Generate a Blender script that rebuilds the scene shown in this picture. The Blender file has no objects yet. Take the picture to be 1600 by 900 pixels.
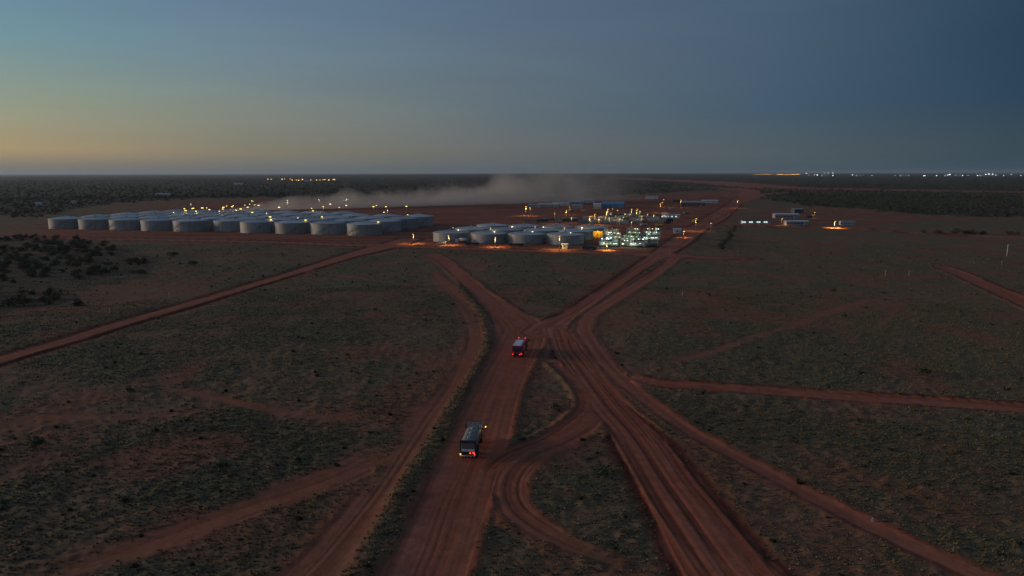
import bpy, bmesh, math, random
import numpy as np
from mathutils import Matrix, Vector

random.seed(7)
RNG = np.random.default_rng(11)
SC = bpy.context.scene
COL = SC.collection

# ------------------------------------------------------------------ camera
CAM_H, FPX = 42.3, 1067.0                      # height above the plain, focal length in photo pixels
PITCH, ROLL = math.radians(9.57), math.radians(-0.10)
ROT = (Matrix.Rotation(math.pi / 2 - PITCH, 3, 'X') @ Matrix.Rotation(ROLL, 3, 'Z'))
cam_data = bpy.data.cameras.new('camera')
cam = bpy.data.objects.new('camera', cam_data)
COL.objects.link(cam)
cam_data.sensor_width = 36.0
cam_data.lens = FPX / 1600.0 * 36.0
cam_data.clip_start, cam_data.clip_end = 0.5, 90000.0
cam.matrix_world = Matrix.Translation((0, 0, CAM_H)) @ ROT.to_4x4()
SC.camera = cam

# ------------------------------------------------------------------ world: dusk sky, glow past the left edge
SUN_AZ, SUN_EL = -85.0, 3.0
world = bpy.data.worlds.new('World')
SC.world = world
world.use_nodes = True
wn, wl = world.node_tree.nodes, world.node_tree.links
wn.clear()
w_out = wn.new('ShaderNodeOutputWorld')
w_add = wn.new('ShaderNodeAddShader')
sky = wn.new('ShaderNodeTexSky')
sky.sky_type = 'NISHITA'
sky.sun_disc = False
sky.sun_elevation = math.radians(SUN_EL)
sky.sun_rotation = math.radians(SUN_AZ)
bg_a = wn.new('ShaderNodeBackground')
bg_a.inputs[1].default_value = 0.012
wl.new(sky.outputs[0], bg_a.inputs[0])
# multiple-scattered twilight the single-scattering model leaves out: by height and angle from the glow
EL_STOPS = [0.0, 0.6, 1.66, 4.9, 9.1, 14.2, 40, 90]
SKY_COLS = {
    0.0:   [(0.15, 0.18, 0.18), (0.29, 0.23, 0.17), (0.40, 0.29, 0.16), (0.30, 0.33, 0.23), (0.19, 0.30, 0.33), (0.13, 0.23, 0.33), (0.075, 0.130, 0.215), (0.040, 0.070, 0.122)],
    48.0:  [(0.105, 0.155, 0.172), (0.200, 0.183, 0.154), (0.360, 0.270, 0.155), (0.250, 0.295, 0.230), (0.140, 0.270, 0.320), (0.110, 0.215, 0.320), (0.066, 0.116, 0.196), (0.040, 0.070, 0.122)],
    64.5:  [(0.100, 0.136, 0.155), (0.140, 0.152, 0.150), (0.200, 0.190, 0.148), (0.186, 0.216, 0.202), (0.135, 0.210, 0.270), (0.106, 0.176, 0.270), (0.060, 0.106, 0.186), (0.040, 0.070, 0.122)],
    85.0:  [(0.073, 0.111, 0.138), (0.096, 0.124, 0.143), (0.112, 0.131, 0.141), (0.096, 0.136, 0.171), (0.096, 0.140, 0.192), (0.080, 0.128, 0.208), (0.055, 0.096, 0.170), (0.040, 0.070, 0.122)],
    105.5: [(0.041, 0.083, 0.111), (0.054, 0.090, 0.116), (0.060, 0.094, 0.119), (0.036, 0.080, 0.138), (0.049, 0.088, 0.147), (0.053, 0.092, 0.155), (0.046, 0.082, 0.145), (0.040, 0.070, 0.122)],
    122.0: [(0.018, 0.066, 0.097), (0.018, 0.059, 0.090), (0.014, 0.051, 0.084), (0.000, 0.030, 0.080), (0.000, 0.030, 0.070), (0.012, 0.040, 0.088), (0.034, 0.064, 0.118), (0.040, 0.070, 0.122)],
}
tc = wn.new('ShaderNodeTexCoord')
sep = wn.new('ShaderNodeSeparateXYZ')
wl.new(tc.outputs['Generated'], sep.inputs[0])


def wmath(op, a, b=None, clamp=False):
    n = wn.new('ShaderNodeMath')
    n.operation = op
    n.use_clamp = clamp
    for i, v in enumerate((a, b)):
        if v is None:
            continue
        if isinstance(v, (int, float)):
            n.inputs[i].default_value = v
        else:
            wl.new(v, n.inputs[i])
    return n.outputs[0]


w_el = wmath('DIVIDE', wmath('ARCSINE', sep.outputs[2]), math.pi / 2, True)      # 0..1 = 0..90 deg
w_p = wmath('SQRT', w_el)
hx = wmath('ARCTAN2', sep.outputs[0], sep.outputs[1])                             # azimuth, 0 straight ahead
dphi = wmath('SUBTRACT', hx, math.radians(SUN_AZ))
w_phi = wmath('MULTIPLY', wmath('ARCCOSINE', wmath('COSINE', dphi)), 180 / math.pi)  # 0..180 from the glow
acc = None
prev = None
for ph, cols in SKY_COLS.items():
    ramp = wn.new('ShaderNodeValToRGB')
    ramp.color_ramp.interpolation = 'LINEAR'
    els = ramp.color_ramp.elements
    while len(els) < len(cols):
        els.new(0.5)
    for e, d, c in zip(els, EL_STOPS, cols):
        e.position = math.sqrt(d / 90.0)
        e.color = (*c, 1)
    wl.new(w_p, ramp.inputs[0])
    if acc is None:
        acc = ramp.outputs[0]
    else:
        mr = wn.new('ShaderNodeMapRange')
        mr.inputs[1].default_value, mr.inputs[2].default_value = prev, ph
        wl.new(w_phi, mr.inputs[0])
        mx = wn.new('ShaderNodeMix')
        mx.data_type = 'RGBA'
        wl.new(mr.outputs[0], mx.inputs[0])
        wl.new(acc, mx.inputs[6])
        wl.new(ramp.outputs[0], mx.inputs[7])
        acc = mx.outputs[2]
    prev = ph
# faint uneven veils low in the air
vmap = wn.new('ShaderNodeMapping')
vmap.inputs['Scale'].default_value = (2.2, 2.2, 26.0)
wl.new(tc.outputs['Generated'], vmap.inputs[0])
vnz = wn.new('ShaderNodeTexNoise')
vnz.inputs['Scale'].default_value = 1.4
vnz.inputs['Detail'].default_value = 3
wl.new(vmap.outputs[0], vnz.inputs['Vector'])
vmr = wn.new('ShaderNodeMapRange')
vmr.inputs[1].default_value, vmr.inputs[2].default_value = 0.3, 0.7
vmr.inputs[3].default_value, vmr.inputs[4].default_value = 0.972, 1.028
wl.new(vnz.outputs['Fac'], vmr.inputs[0])
vmx = wn.new('ShaderNodeMix')
vmx.data_type = 'RGBA'
vmx.blend_type = 'MULTIPLY'
vmx.inputs[0].default_value = 1.0
wl.new(acc, vmx.inputs[6])
wl.new(vmr.outputs[0], vmx.inputs[7])
acc = vmx.outputs[2]
bg_b = wn.new('ShaderNodeBackground')
bg_b.inputs[1].default_value = 1.0
wl.new(acc, bg_b.inputs[0])
wl.new(bg_a.outputs[0], w_add.inputs[0])
wl.new(bg_b.outputs[0], w_add.inputs[1])
wl.new(w_add.outputs[0], w_out.inputs[0])

# afterglow: one weak, very wide, warm sun from the left
sun_l = bpy.data.lights.new('sun', 'SUN')
sun_l.energy = 1.25
sun_l.angle = math.radians(17)
sun_l.color = (1.0, 0.77, 0.54)
sun = bpy.data.objects.new('sun', sun_l)
COL.objects.link(sun)
az, el = math.radians(SUN_AZ), math.radians(9.0)
sdir = Vector((math.sin(az) * math.cos(el), math.cos(az) * math.cos(el), math.sin(el)))
sun.rotation_euler = sdir.to_track_quat('Z', 'Y').to_euler()
sun.location = sdir * 200

vs = SC.view_settings
vs.view_transform, vs.look, vs.exposure, vs.gamma = 'Standard', 'None', 0.0, 1.0
vs.use_curve_mapping = False
SC.render.engine = 'CYCLES'
cy = SC.cycles
cy.use_denoising = True
cy.max_bounces, cy.diffuse_bounces, cy.glossy_bounces, cy.transparent_max_bounces = 4, 2, 2, 8
cy.volume_bounces = 1
cy.sample_clamp_indirect = 3.0
cy.volume_step_rate = 2.0
cy.use_light_tree = True


# ------------------------------------------------------------------ helpers
R3 = np.array(ROT)


def at(px, py, z=0.0):
    """photo pixel (1600 x 900) -> world point on the plane at height z"""
    d = R3 @ np.array([(px - 800) / FPX, (450 - py) / FPX, -1.0])
    t = (z - CAM_H) / d[2]
    return float(d[0] * t), float(d[1] * t)


def at_dist(px, py, dist):
    d = R3 @ np.array([(px - 800) / FPX, (450 - py) / FPX, -1.0])
    t = dist / d[1]
    return float(d[0] * t), float(dist), float(CAM_H + d[2] * t)


def hash2(ix, iy, seed):
    h = (ix * 374761393 + iy * 668265263 + seed * 974634777) & 0xFFFFFFFF
    h = ((h ^ (h >> 13)) * 1274126177) & 0xFFFFFFFF
    h = h ^ (h >> 16)
    return (h & 0xFFFFFF) / float(0xFFFFFF)


def vnoise(x, y, seed=0):
    x = np.asarray(x, float)
    y = np.asarray(y, float)
    ix, iy = np.floor(x).astype(np.int64), np.floor(y).astype(np.int64)
    fx, fy = x - ix, y - iy
    fx = fx * fx * (3 - 2 * fx)
    fy = fy * fy * (3 - 2 * fy)
    a, b = hash2(ix, iy, seed), hash2(ix + 1, iy, seed)
    c, d = hash2(ix, iy + 1, seed), hash2(ix + 1, iy + 1, seed)
    return (a * (1 - fx) + b * fx) * (1 - fy) + (c * (1 - fx) + d * fx) * fy


def fbm(x, y, oct=4, seed=0):
    s, a, t = 0.0, 1.0, 0.0
    for i in range(oct):
        s = s + a * vnoise(x * 2 ** i + 17.3 * i, y * 2 ** i - 9.1 * i, seed + i)
        t += a
        a *= 0.5
    return s / t


def sstep(a, b, x):
    t = np.clip((x - a) / (b - a), 0, 1)
    return t * t * (3 - 2 * t)


def mat(name, color, rough=0.7, metal=0.0, var=0.0, scale=1.0, bump=0.0, attr=None, spec=0.3):
    m = bpy.data.materials.new(name)
    m.use_nodes = True
    n, l = m.node_tree.nodes, m.node_tree.links
    b = n['Principled BSDF']
    b.inputs['Roughness'].default_value = rough
    b.inputs['Metallic'].default_value = metal
    b.inputs['Specular IOR Level'].default_value = spec
    b.inputs['Base Color'].default_value = (*color, 1)
    src = None
    if attr:
        a = n.new('ShaderNodeAttribute')
        a.attribute_name = attr
        src = a.outputs['Color']
    if var > 0 or bump > 0:
        tcn = n.new('ShaderNodeTexCoord')
        nz = n.new('ShaderNodeTexNoise')
        nz.inputs['Scale'].default_value = scale
        nz.inputs['Detail'].default_value = 5
        nz.inputs['Roughness'].default_value = 0.65
        l.new(tcn.outputs['Object'], nz.inputs['Vector'])
        if var > 0:
            mr = n.new('ShaderNodeMapRange')
            mr.inputs[1].default_value, mr.inputs[2].default_value = 0.25, 0.75
            mr.inputs[3].default_value, mr.inputs[4].default_value = 1 - var, 1 + var
            l.new(nz.outputs['Fac'], mr.inputs[0])
            mx = n.new('ShaderNodeMix')
            mx.data_type = 'RGBA'
            mx.blend_type = 'MULTIPLY'
            mx.inputs[0].default_value = 1.0
            if src is not None:
                l.new(src, mx.inputs[6])
            else:
                mx.inputs[6].default_value = (*color, 1)
            l.new(mr.outputs[0], mx.inputs[7])
            src = mx.outputs[2]
        if bump > 0:
            bp = n.new('ShaderNodeBump')
            bp.inputs['Strength'].default_value = bump
            bp.inputs['Distance'].default_value = 0.2
            l.new(nz.outputs['Fac'], bp.inputs['Height'])
            l.new(bp.outputs[0], b.inputs['Normal'])
    if src is not None:
        l.new(src, b.inputs['Base Color'])
    return m


def emit(name, color, strength):
    m = bpy.data.materials.new(name)
    m.use_nodes = True
    b = m.node_tree.nodes['Principled BSDF']
    b.inputs['Base Color'].default_value = (*color, 1)
    b.inputs['Emission Color'].default_value = (*color, 1)
    b.inputs['Emission Strength'].default_value = strength
    return m


class MB:
    """collects shapes for one mesh"""

    def __init__(self):
        self.v, self.f, self.smooth = [], [], []

    def add(self, vs, fs, smooth=False):
        o = len(self.v)
        self.v += [tuple(p) for p in vs]
        self.f += [tuple(i + o for i in f) for f in fs]
        self.smooth += [smooth] * len(fs)
        return self

    def box(self, x0, x1, y0, y1, z0, z1):
        return self.add([(x0, y0, z0), (x1, y0, z0), (x1, y1, z0), (x0, y1, z0), (x0, y0, z1), (x1, y0, z1), (x1, y1, z1), (x0, y1, z1)],
                        [(0, 3, 2, 1), (4, 5, 6, 7), (0, 1, 5, 4), (1, 2, 6, 5), (2, 3, 7, 6), (3, 0, 4, 7)])

    def cyl(self, p, q, r0, r1=None, n=12, caps=True):
        r1 = r0 if r1 is None else r1
        p, q = Vector(p), Vector(q)
        d = (q - p).normalized()
        a = d.orthogonal().normalized()
        b = d.cross(a)
        vs = []
        for c, r in ((p, r0), (q, r1)):
            for i in range(n):
                t = 2 * math.pi * i / n
                vs.append(c + (a * math.cos(t) + b * math.sin(t)) * r)
        self.add(vs, [(i, (i + 1) % n, n + (i + 1) % n, n + i) for i in range(n)], True)
        if caps:
            o = len(self.v) - 2 * n
            self.f += [tuple(o + n - 1 - i for i in range(n)), tuple(o + n + i for i in range(n))]
            self.smooth += [False, False]
        return self

    def lathe(self, prof, n=32, smooth=True):
        """profile of (radius, z) around the z axis"""
        vs = []
        for r, z in prof:
            for i in range(n):
                t = 2 * math.pi * i / n
                vs.append((r * math.cos(t), r * math.sin(t), z))
        fs = []
        for k in range(len(prof) - 1):
            for i in range(n):
                j = (i + 1) % n
                fs.append((k * n + i, k * n + j, (k + 1) * n + j, (k + 1) * n + i))
        return self.add(vs, fs, smooth)

    def ext(self, poly, x0, x1):
        """(y, z) outline pushed along x"""
        n = len(poly)
        vs = [(x0, y, z) for y, z in poly] + [(x1, y, z) for y, z in poly]
        fs = [tuple(range(n)), tuple(range(2 * n - 1, n - 1, -1))]
        fs += [(i, n + i, n + (i + 1) % n, (i + 1) % n) for i in range(n)]
        return self.add(vs, fs)

    def mesh(self, name, m):
        me = bpy.data.meshes.new(name)
        me.from_pydata(self.v, [], self.f)
        me.polygons.foreach_set('use_smooth', self.smooth)
        me.materials.append(m)
        me.validate()
        me.update()
        return me

    def build(self, name, m, parent=None, loc=None):
        return link(name, self.mesh(name, m), parent, loc)


def link(name, data, parent=None, loc=None, rz=0.0):
    o = bpy.data.objects.new(name, data)
    COL.objects.link(o)
    if parent is not None:
        o.parent = parent
    if loc is not None:
        o.location = loc
    if rz:
        o.rotation_euler = (0, 0, rz)
    return o


def tag(o, label=None, cat=None, group=None, kind=None):
    for k, v in (('label', label), ('category', cat), ('group', group), ('kind', kind)):
        if v:
            o[k] = v
    return o


def thing(name, label, cat, loc=(0, 0, 0), rz=0.0, group=None):
    return tag(link(name, None, None, loc, rz), label, cat, group)


def copy_tree(o, parent=None):
    c = o.copy()
    COL.objects.link(c)
    c.parent = parent
    for ch in o.children:
        copy_tree(ch, c)
    return c


def bigmesh(name, verts, faces, m, cols=None, smooth=False):
    """numpy verts (N,3), faces (M,k) -> object, optional colour attribute"""
    me = bpy.data.meshes.new(name)
    k = faces.shape[1]
    me.vertices.add(len(verts))
    me.vertices.foreach_set('co', np.ascontiguousarray(verts, np.float32).ravel())
    me.loops.add(faces.size)
    me.loops.foreach_set('vertex_index', np.ascontiguousarray(faces, np.int32).ravel())
    me.polygons.add(len(faces))
    me.polygons.foreach_set('loop_start', np.arange(0, faces.size, k, dtype=np.int32))
    me.polygons.foreach_set('loop_total', np.full(len(faces), k, np.int32))
    me.polygons.foreach_set('use_smooth', np.full(len(faces), smooth))
    if cols is not None:
        a = me.color_attributes.new('Col', 'FLOAT_COLOR', 'POINT')
        c4 = np.ones((len(verts), 4), np.float32)
        c4[:, :3] = cols
        a.data.foreach_set('color', c4.ravel())
    me.materials.append(m)
    me.update()
    return link(name, me)


# ------------------------------------------------------------------ roads, measured on the ground
def catmull(pts, n=10):
    P = np.array(pts, float)
    P = np.vstack([2 * P[0] - P[1], P, 2 * P[-1] - P[-2]])
    out = []
    for i in range(1, len(P) - 2):
        for t in np.linspace(0, 1, n, endpoint=False):
            a, b, c, d = P[i - 1], P[i], P[i + 1], P[i + 2]
            out.append(0.5 * ((2 * b) + (-a + c) * t + (2 * a - 5 * b + 4 * c - d) * t * t + (-a + 3 * b - 3 * c + d) * t ** 3))
    out.append(P[-2])
    return np.array(out)


def from_edges(rows):
    """rows of (left px, right px, y): centre line and half width"""
    L = np.array([at(a, y) for a, b, y in rows])
    Rr = np.array([at(b, y) for a, b, y in rows])
    C = (L + Rr) / 2
    T = np.gradient(C, axis=0)
    T /= np.linalg.norm(T, axis=1)[:, None]
    W = Rr - L
    hw = np.abs(W[:, 0] * T[:, 1] - W[:, 1] * T[:, 0]) / 2
    return np.column_stack([C, hw])


def from_pts(rows):
    return np.array([(*at(x, y), hw) for x, y, hw in rows])


ROADS = []


def road(name, label, pts, berm=0.25, shoulder=2.0, tone=0.0, streak=1.0, edge=0.6, wear=1.0, twin=0.0, rim=None):
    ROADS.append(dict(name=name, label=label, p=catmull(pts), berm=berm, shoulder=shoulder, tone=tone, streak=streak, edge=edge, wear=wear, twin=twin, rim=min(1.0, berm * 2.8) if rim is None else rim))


road('main_road', 'wide red dirt haul road the two trucks drive along',
     from_edges([(430, 640, 1250), (525, 695, 1030), (590, 728, 900), (622, 742, 851), (653, 762, 787), (680, 782, 730), (702, 794, 685), (735, 812, 610),
                 (763, 835, 562), (773, 850, 530), (772, 850, 508), (757, 808, 484), (733, 765, 456), (704, 728, 426), (683, 706, 408), (660, 688, 398)]),
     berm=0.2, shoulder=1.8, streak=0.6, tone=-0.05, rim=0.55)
road('left_road', 'straight red dirt road running off to the left edge',
     from_pts([(-500, 712, 2.4), (-200, 622, 2.4), (0, 562, 2.4), (100, 533, 2.4), (200, 502.5, 2.4), (300, 474, 2.4), (400, 444, 2.4), (480, 420, 3), (545, 400, 4.5), (590, 388, 7), (640, 374, 7)]),
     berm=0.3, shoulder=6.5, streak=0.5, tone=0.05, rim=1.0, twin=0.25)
road('right_diagonal_road', 'red dirt road from the junction towards the lit plant',
     from_edges([(800, 880, 520), (845, 890, 502), (880, 906, 489), (911, 936, 468), (937, 960, 451), (965, 989, 432), (990, 1016, 415), (1014, 1044, 398), (1040, 1078, 379), (1072, 1104, 358),
                 (1098, 1132, 342), (1122, 1148, 328), (1140, 1162, 316), (1152, 1170, 307), (1158, 1168, 302)]),
     berm=0.3, shoulder=5.0, streak=1.3)
road('right_road', 'red dirt road with many wheel tracks leaving the lower right',
     from_edges([(1180, 1520, 1150), (1118, 1330, 990), (1070, 1222, 900), (1051, 1185, 862), (1005, 1106, 771), (960, 1040, 690), (914, 972, 625), (882, 930, 575), (862, 905, 540), (850, 890, 515)]),
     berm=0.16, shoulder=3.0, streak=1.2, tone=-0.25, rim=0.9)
road('side_track', 'pale twin wheel track right of the wheel-tracked road',
     from_pts([(1700, 985, 1.35), (1521, 896, 1.35), (1416, 849, 1.35), (1302, 793, 1.35), (1189, 733, 1.35), (1075, 672, 1.35), (1000, 617, 1.5), (955, 575, 1.7), (925, 535, 2.0), (914, 512, 2.2), (925, 491, 2.2), (968, 462, 2.4), (1022, 428, 2.5), (1062, 398, 2.5)]),
     berm=0.12, shoulder=1.8, tone=0.2, streak=0.5, edge=0.35, twin=0.5)
road('link_track', 'curved track joining the two roads across the grass',
     from_pts([(940, 640, 1.8), (918, 664, 1.8), (878, 690, 2.2), (836, 709, 2.4), (806, 733, 2.4), (795, 765, 2.2), (806, 797, 2.0), (842, 825, 1.8), (905, 857, 1.2), (960, 878, 0.7)]),
     berm=0.12, shoulder=1.6, tone=0.0, streak=1.2, edge=0.6, wear=0.95)
road('loop_track', 'short dark-edged track looping past the grass island',
     from_pts([(868, 570, 1.1), (900, 600, 1.2), (915, 628, 1.3), (902, 653, 1.3), (856, 684, 1.3), (800, 708, 1.5), (770, 730, 1.6)]),
     berm=0.3, shoulder=0.8, tone=-0.2, streak=0.9, edge=0.5)
road('far_right_track', 'red dirt track crossing the plain to the right edge',
     from_pts([(990, 590, 1.6), (1030, 599, 2.0), (1113, 605, 2.4), (1302, 618, 2.6), (1453, 628, 2.7), (1600, 639, 2.8), (1900, 662, 3)]),
     berm=0.3, shoulder=1.6, tone=0.0, streak=0.7)
road('bypass_track', 'worn dirt track along the grassy bank left of the haul road',
     from_pts([(440, 960, 3.6), (510, 886, 3.4), (551, 832, 3.2), (611, 749, 2.8), (664, 669, 2.6), (718, 590, 2.4), (742, 545, 2.2), (741, 512, 2.2), (726, 480, 2.0), (703, 452, 1.8), (680, 425, 1.6)]),
     berm=0.05, shoulder=3.5, tone=-0.05, streak=1.2, edge=1.5, wear=0.62, twin=0.5)
road('lower_left_track', 'faint wheel tracks fanning out to the lower left',
     from_pts([(-60, 945, 2.2), (60, 905, 2.3), (133, 884, 2.3), (267, 837, 2.4), (400, 788, 2.6), (500, 752, 3.0), (590, 712, 3.2), (640, 680, 2.5)]),
     berm=0.05, shoulder=2.5, tone=-0.1, streak=1.4, edge=1.3, wear=0.55)
road('left_plain_track', 'faint sandy track curving across the left plain',
     from_pts([(230, 598, 1.2), (300, 611, 1.4), (360, 626, 1.5), (420, 640, 1.6), (494, 650, 1.8), (560, 652, 2.2), (640, 650, 2.6)]),
     berm=0.03, shoulder=1.5, tone=-0.1, streak=0.6, edge=0.9, wear=0.5)
road('plain_footpath', 'faint worn path slanting over the right plain',
     from_pts([(1000, 575, 1.3), (1087, 556, 1.4), (1175, 528, 1.6), (1225, 512, 1.6), (1300, 486, 1.7), (1362, 469, 1.7), (1420, 462, 1.7)]),
     berm=0.02, shoulder=1.2, tone=0.0, streak=0.4, edge=0.8, wear=0.4)
road('east_track', 'short red track running off the far right edge',
     from_pts([(1470, 417, 3.0), (1500, 428, 3.6), (1540, 446, 3.6), (1600, 472, 3.8), (1700, 515, 3.8)]),
     berm=0.3, shoulder=2.0, tone=-0.1, streak=0.6)
road('front_road', 'lamp-lit dirt road in front of the right tanks',
     from_pts([(590, 383, 6), (680, 387, 5), (800, 391, 5), (930, 395, 5), (1040, 399, 6), (1120, 403, 4), (1180, 404, 2)]),
     berm=0.5, shoulder=4.0, tone=0.0, streak=0.8)
road('tank_farm_road', 'red graded road along the front of the left tanks',
     from_pts([(-120, 373, 6), (0, 371, 6), (200, 374, 6), (400, 378, 6), (520, 382, 6), (600, 384, 6)]),
     berm=0.6, shoulder=5.0, tone=-0.1, streak=0.8)
road('camp_road', 'red dirt road passing in front of the camp sheds',
     from_pts([(1060, 358, 6), (1150, 354, 5), (1230, 353, 5), (1340, 358, 5), (1420, 363, 5), (1600, 372, 5), (1800, 382, 5)]),
     berm=0.5, shoulder=5.0, tone=-0.05, streak=0.6)
road('distant_road', 'pale distant road crossing the dark scrub on the right',
     from_pts([(985, 279, 130), (1100, 284, 110), (1185, 291, 85), (1251, 294, 80), (1400, 297, 70), (1600, 300, 62), (1850, 304, 55)]),
     berm=0.0, shoulder=25.0, tone=0.3, streak=0.2, edge=22.0, wear=0.85)
road('scrub_road', 'red road bending away behind the plant',
     from_pts([(1163, 306, 16), (1172, 301, 20), (1162, 297, 26), (1130, 294, 28), (1060, 292, 24)]),
     berm=0.0, shoulder=5.0, tone=0.1, streak=0.4, edge=2.0, wear=0.9)
road('branch_road', 'thin pale road branching right into the scrub',
     from_pts([(1150, 318, 9), (1175, 308, 11), (1202, 303, 13), (1230, 301, 12)]),
     berm=0.0, shoulder=4.0, tone=0.2, streak=0.4, edge=2.0, wear=0.8)

for nm, lab, pts, hw_, wr in (
        ('faint_track', 'faint thin track crossing the right plain below the plant', [(1010, 458), (1065, 464), (1130, 470), (1220, 476), (1300, 481)], 0.8, 0.4),
        ('faint_track', 'short pale track in the upper right plain', [(1150, 424), (1190, 427), (1215, 433), (1250, 443), (1280, 448)], 1.4, 0.45),
        ('faint_track', 'curving red track below the camp sheds', [(1138, 361), (1176, 371), (1232, 378), (1290, 381), (1345, 383)], 2.2, 0.5),
        ('faint_track', 'broken pale track in the lower right grass', [(1300, 697), (1380, 717), (1450, 733), (1500, 738)], 0.8, 0.4),
        ('faint_track', 'faint track just below the right cross track', [(1245, 645), (1340, 650), (1446, 659), (1530, 666)], 0.7, 0.35),
        ('faint_track', 'pale wavering track in the grass left of the junction', [(490, 424), (560, 435), (640, 446), (705, 461)], 0.9, 0.4),
        ('faint_track', 'short forked track in the grass triangle below the tanks', [(738, 432), (746, 424), (762, 414), (792, 406)], 1.2, 0.45),
        ('faint_track', 'faint reddish track low across the left plain', [(-40, 662), (60, 652), (160, 651), (270, 647), (380, 632)], 1.6, 0.35),
        ('faint_track', 'faint track climbing through the lower left grass', [(60, 748), (130, 727), (210, 711), (300, 693), (380, 684)], 0.9, 0.4),
        ('faint_track', 'reddish strip track from the left edge above the left road', [(-40, 500), (60, 484), (160, 476), (260, 459), (340, 446)], 1.4, 0.35),
        ('faint_track', 'second faint path over the right plain near the slanting one', [(1360, 520), (1385, 497), (1402, 478), (1425, 466)], 0.9, 0.4),
        ('faint_track', 'wide red cut across the grass left of the service truck', [(560, 588), (620, 585), (680, 571), (730, 552)], 1.6, 0.4)):
    road(nm, lab, from_pts([(a, b, hw_) for a, b in pts]), berm=0.02, shoulder=1.6, tone=0.1, streak=0.5, edge=0.7, wear=wr)


def lateral(x, y, P, reach):
    """distance from a centre line (signed), half width there and distance along it"""
    best = np.full(x.shape, 1e9)
    sd = np.full(x.shape, 1e9)
    hw = np.ones(x.shape)
    al = np.zeros(x.shape)
    s0 = 0.0
    for i in range(len(P) - 1):
        a, b = P[i], P[i + 1]
        dx, dy = b[0] - a[0], b[1] - a[1]
        ln = math.hypot(dx, dy) + 1e-9
        m = reach + max(a[2], b[2])
        k = np.nonzero((x > min(a[0], b[0]) - m) & (x < max(a[0], b[0]) + m) & (y > min(a[1], b[1]) - m) & (y < max(a[1], b[1]) + m))[0]
        if len(k):
            t = np.clip(((x[k] - a[0]) * dx + (y[k] - a[1]) * dy) / ln ** 2, 0, 1)
            ex, ey = x[k] - a[0] - t * dx, y[k] - a[1] - t * dy
            d = np.hypot(ex, ey)
            w = d < best[k]
            kk = k[w]
            best[kk] = d[w]
            sd[kk] = d[w] * np.sign(dx * ey[w] - dy * ex[w] + 1e-12)
            hw[kk] = (a[2] + (b[2] - a[2]) * t)[w]
            al[kk] = s0 + ln * t[w]
        s0 += ln
    return sd, hw, al


def in_poly(x, y, poly):
    c = np.zeros(x.shape, bool)
    n = len(poly)
    for i in range(n):
        (x0, y0), (x1, y1) = poly[i], poly[(i + 1) % n]
        if y0 == y1:
            continue
        k = ((y0 > y) != (y1 > y)) & (x < (x1 - x0) * (y - y0) / (y1 - y0) + x0)
        c ^= k
    return c


def region(*pix):
    return [at(*p) for p in pix]


BARE = [  # graded red pads and clearings: (outline, strength)
    (region((60, 352), (100, 341), (170, 332), (260, 326), (400, 315), (560, 312), (700, 318), (830, 316), (960, 312), (1020, 304), (1130, 301), (1175, 304), (1160, 316), (1128, 342), (1095, 366), (1060, 396),
            (1030, 400), (900, 393), (640, 386), (580, 386), (520, 379), (60, 370)), 0.95),
    (region((0, 361), (60, 356), (60, 372), (0, 373)), 0.55),
    (region((150, 325), (190, 319), (300, 314), (420, 312), (420, 318), (260, 327)), 0.5),
    (region((1145, 352), (1200, 330), (1260, 322), (1330, 324), (1400, 334), (1480, 340), (1400, 350), (1345, 356), (1230, 354)), 0.6),
    (region((545, 291), (560, 287), (600, 292), (590, 295)), 0.7),
    (region((930, 540), (975, 560), (1000, 600), (1090, 690), (1190, 770), (1260, 840), (1420, 880), (1520, 920), (1300, 940), (1180, 850), (1060, 720), (985, 640), (905, 560)), 0.45),
    (region((905, 640), (950, 650), (985, 710), (930, 700), (880, 715), (850, 730), (835, 760), (840, 800), (900, 835), (1040, 870), (1060, 905), (900, 880), (800, 815), (765, 800), (790, 720)), 0.5),
    (region((560, 770), (620, 690), (700, 600), (735, 545), (690, 600), (600, 625), (450, 640), (460, 660), (560, 665), (610, 680), (570, 720), (430, 770), (250, 830), (60, 900), (400, 905), (490, 880)), 0.40),
    (region((990, 540), (1010, 556), (1000, 562), (955, 545)), 0.6),
    (region((60, 455), (200, 440), (330, 432), (330, 445), (150, 475), (20, 490)), 0.4),
]
SCRUB = [  # dark woodland
    (region((-900, 318), (-300, 332), (0, 336), (60, 340), (110, 328), (160, 319), (300, 310), (420, 308), (560, 307), (650, 304), (720, 312), (830, 312), (900, 309), (1010, 302), (1120, 297), (1165, 291), (1180, 304), (1190, 309), (1260, 322), (1330, 325),
            (1420, 334), (1600, 340), (1900, 348), (2600, 366), (2600, 275.5), (800, 275.5), (-900, 276.5)), 1.0),
    (region((-300, 372), (0, 372), (80, 371), (160, 382), (220, 395), (250, 412), (215, 440), (130, 450), (100, 478), (0, 490), (-300, 520)), 0.7),
    (region((1128, 392), (1120, 382), (1138, 356), (1150, 352), (1150, 372), (1140, 390)), 0.6),
]

# ------------------------------------------------------------------ ground sheet: rings round the place, finer where it is near
deps = np.concatenate([np.arange(41.0, 14.0, -0.085), np.arange(14.0, 4.5, -0.045), np.arange(4.5, 0.12, -0.055), [0.10, 0.08, 0.065]])
rads = CAM_H / np.tan(np.radians(deps))
rads = np.concatenate([[6.0, 20.0, 35.0], rads])
angs = np.concatenate([np.arange(-180, -53, 3.0), np.arange(-53, 53.01, 0.115), np.arange(56, 180, 3.0)])
NA, NR = len(angs), len(rads)
A, Rg = np.meshgrid(np.radians(angs), rads)
GX, GY = (Rg * np.sin(A)).ravel(), (Rg * np.cos(A)).ravel()
NV = GX.size
rr = Rg.ravel()

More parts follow.
